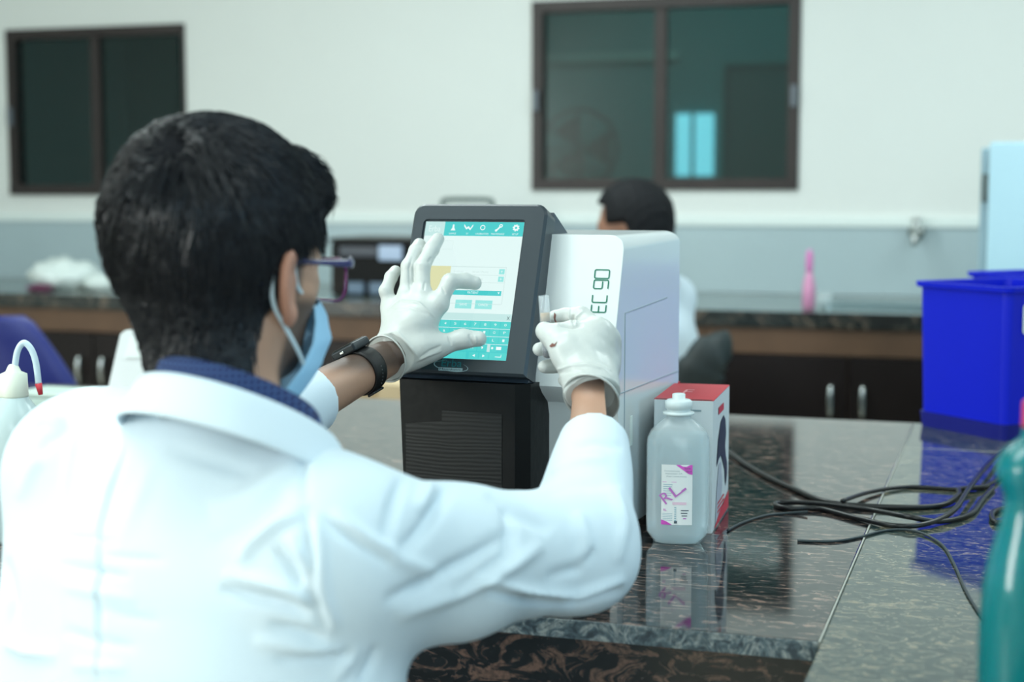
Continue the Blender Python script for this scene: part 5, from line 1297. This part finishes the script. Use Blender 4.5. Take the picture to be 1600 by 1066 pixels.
for s in (-1, 1):
    iC = NA-1 if s > 0 else 0
    tc_, bc_ = rs[0][iC], rs[-6][iC]
    bm = bmesh.new(); tube(bm, catmull([tc_, H3(.030, s*.070, -.045), H3(.012, s*.079, -.024), H3(.004, s*.085, -.014)], 6), .0021, 8)
    tube(bm, catmull([H3(.000, s*.086, -.0145), H3(-.012, s*.084, -.020), H3(-.018, s*.080, -.040), H3(-.012, s*.078, -.062), H3(.006, s*.077, -.082), H3(.030, s*.073, -.104), bc_], 6), .0021, 8)
    link('ear_loop', bm2me(bm, 'ear_loop'), m_loop, mk, True)
# ---- seat below the man
se = empty('lab_stool', Vector((HIP[0], HIP[1], 0)), 0, 'round black stool under the man in the white coat', 'stool')
zs = HIP[2]-.165
bm = bmesh.new(); lathe(bm, [(.15, zs-.05), (.17, zs-.04), (.17, zs-.01), (.16, zs)], 32); link('seat', bm2me(bm, 'seat'), m_rubber, se, True)
bm = bmesh.new(); tube(bm, [Vector((0, 0, .05)), Vector((0, 0, zs-.05))], .022, 16); link('column', bm2me(bm, 'column'), m_chrome, se, True)
for k in range(5):
    a = k*2*math.pi/5; bm = bmesh.new(); tube(bm, [Vector((0, 0, .06)), Vector((.2*math.cos(a), .2*math.sin(a), .04)), Vector((.24*math.cos(a), .24*math.sin(a), .015))], .014, 8); link('leg', bm2me(bm, 'leg'), m_chrome, se, True)
# ================================================================== SEATED PERSON IN THE BACKGROUND
B2 = P(985, 342, 4.45); HB = npv(B2); FA = axes(math.radians(-68), math.radians(6)); PB2 = Vector((HB[0]+.03, HB[1]+.03, 0))
def toB(p): return (p-A3(HB))@FA.T.astype(np.float32)
def fB(q): return np.asarray(q)@FA+HB
nb_ = fB([-.05, 0, -.20]); hp = np.array([nb_[0]+.07, nb_[1]+.02, .50]); TA2 = axes(math.radians(-55)); 
sR2 = nb_+TA2[1]*.135-npv((.012, 0, .045)); sL2 = nb_-TA2[1]*.135-npv((0, 0, .045))
eR2 = sR2+npv((-.02, -.03, -.27)); wR2 = eR2+TA2[0]*.24+npv((0, 0, .02)); eL2 = sL2+npv((-.02, .0, -.27)); wL2 = eL2+TA2[0]*.24+npv((0, 0, .02))
def b2_sdf(p):
    q = toB(p); d = head_core(q)
    for s in (-1, 1): d = smin(d, ear(q, s), .005)
    d = smin(d, cap(p, fB([-.03, 0, -.06]), nb_, .055, .062), .03)
    t_ = ecap(p, nb_-npv((0, 0, .16)), hp, .09, .10, TA2[1], 1.4); d = smin(d, t_, .04)
    for a, b, c in ((sR2, eR2, wR2), (sL2, eL2, wL2)):
        d = smin(d, cap(p, nb_, a, .045, .045), .05); d = smin(d, cap(p, a, b, .045, .038), .03); d = smin(d, cap(p, b, c, .035, .024), .02)
        ax = (c-b)/np.linalg.norm(c-b); sd_ = np.cross(ax, [0, 0, 1.])
        d = smin(d, ecap(p, c, c+ax*.07, .018, .018, sd_, 1.7), .02)
        for k in range(4): d = smin(d, cap(p, c+ax*.08+sd_*(k-1.5)*.019, c+ax*(.15-.012*abs(k-1.3))+sd_*(k-1.5)*.020-npv((0, 0, .02)), .0095, .008), .004)
        d = smin(d, cap(p, c+ax*.02+sd_*.03, c+ax*.08+sd_*.055, .012, .009), .006)
    for s in (-1, 1):
        h = hp+TA2[1]*s*.09; kn = h+TA2[0]*.40; an_ = np.array([kn[0], kn[1], .07])
        d = smin(d, cap(p, h, kn, .08, .056), .03); d = smin(d, cap(p, kn, an_, .052, .036), .02); d = smin(d, cap(p, an_-npv((0, 0, .03)), an_-npv((0, 0, .03))+TA2[0]*.15, .034, .028), .02)
    return d
Vb, Qb = sdf_mesh('b2', b2_sdf, HB-npv((.75, .6, 1.18)), HB+npv((.45, .6, .16)), .0065)
me = np_mesh('person', Vb-npv(PB2), Qb); me.materials.append(M('skin_background', (.26, .13, .085), .5)); me.polygons.foreach_set('use_smooth', [True]*len(me.polygons))
person2 = bpy.data.objects.new('person', me); COL.objects.link(person2); person2.location = PB2
tag(person2, 'seated person with short black hair and white coat, facing left behind the analyser', 'person')
def part2(name, fn, lo, hi, h, m):
    V, Q = sdf_mesh(name, fn, lo, hi, h); V = relax(V, Q, 2); me = np_mesh(name, V-npv(PB2), Q); return link(name, me, m, person2, True)
def hair2(p):
    q = toB(p); a, r, u = q[:, 0], q[:, 1], q[:, 2]
    d = ell(q, (-.012, 0, .0), (.100, .078, .097)); d = smin(d, cap(q, (-.03, 0, -.04), (-.05, 0, -.10), .06, .056), .03)
    wob = .0025*np.sin(a*190+u*90)*np.sin(r*170+u*60)
    m = np.maximum(np.maximum(sm(-a, -.0, .02)*sm(u, -.115, -.095), sm(u, -.02, .0)*sm(-a, -.07, -.045)), sm(u, .04, .055))
    return d-.020*m-wob+(1-m)*.014
part2('hair', hair2, HB-.17, HB+.17, .005, m_hair2)
def coat2(p):
    t_ = ecap(p, nb_-npv((0, 0, .15)), hp-npv((0, 0, .02)), .115, .135, TA2[1], 1.42)
    for a, b, c in ((sR2, eR2, wR2), (sL2, eL2, wL2)):
        t_ = smin(t_, cap(p, nb_-npv((0, 0, .012)), a, .058, .060), .05); t_ = smin(t_, cap(p, a, b, .064, .055), .04)
        ax = (c-b)/np.linalg.norm(c-b); t_ = smin(t_, cap(p, b, c-ax*.02, .052, .038), .03)
    return t_+.003*np.sin(p[:, 2]*40+p[:, 0]*30)
part2('lab_coat', coat2, HB-npv((.75, .6, 1.0)), HB+npv((.5, .6, 0)), .009, m_coat)
def tr2(p):
    d = None
    for s in (-1, 1):
        h = hp+TA2[1]*s*.09; kn = h+TA2[0]*.40; an_ = np.array([kn[0], kn[1], .10]); c = smin(cap(p, h, kn, .095, .070), cap(p, kn, an_, .068, .052), .02); d = c if d is None else smin(d, c, .02)
    return smax(d, -(p[:, 2]-.08), .005)
part2('trousers', tr2, HB-npv((.75, .6, 1.18)), HB+npv((.45, .6, -.3)), .012, m_blackpl)
# office chair behind that person
oc = empty('office_chair', Vector((hp[0], hp[1], 0)), 0, 'dark grey office chair with curved back holding the seated background person', 'chair')
hz = hp[2]-.145
bm = bmesh.new(); bbox(bm, -.23, .23, -.22, .22, hz-.06, hz, 0, .02, 3); link('seat', bm2me(bm, 'seat'), m_rubber, oc)
bm = bmesh.new(); tube(bm, [Vector((0, 0, .07)), Vector((0, 0, hz-.06))], .025, 14); link('gas_column', bm2me(bm, 'gas_column'), m_blackpl, oc, True)
for k in range(5):
    a = k*2*math.pi/5; bm = bmesh.new(); tube(bm, [Vector((0, 0, .09)), Vector((.28*math.cos(a), .28*math.sin(a), .05))], .016, 8); lg = link('leg', bm2me(bm, 'leg'), m_blackpl, oc, True)
    bm = bmesh.new(); tube(bm, [Vector((.28*math.cos(a)-.012, .28*math.sin(a), .025)), Vector((.28*math.cos(a)+.012, .28*math.sin(a), .025))], .025, 12); link('castor', bm2me(bm, 'castor'), m_blackpl, lg, True)
ocp = Vector((hp[0], hp[1], 0))
def oP(px, py, Y): return P(px, py, Y)-ocp
m_arm = M('grey_armrest', (40, 50, 52), .55)
bm = bmesh.new(); tube(bm, catmull([oP(1078, 640, 4.25), oP(1088, 600, 4.22), oP(1100, 570, 4.2), oP(1118, 548, 4.2), oP(1138, 542, 4.25)], 5), [.075]*5+[.07]*5+[.06]*5+[.048]*5+[.035], 12, flat=((0, 1, 0), .4)); link('backrest', bm2me(bm, 'backrest'), m_arm, oc, True)
bm = bmesh.new(); tube(bm, catmull([Vector((.05, -.1, hz-.03)), Vector((.2, -.12, hz-.03)), oP(1085, 640, 4.25)], 4), .018, 8); link('back_bracket', bm2me(bm, 'back_bracket'), m_blackpl, oc, True)
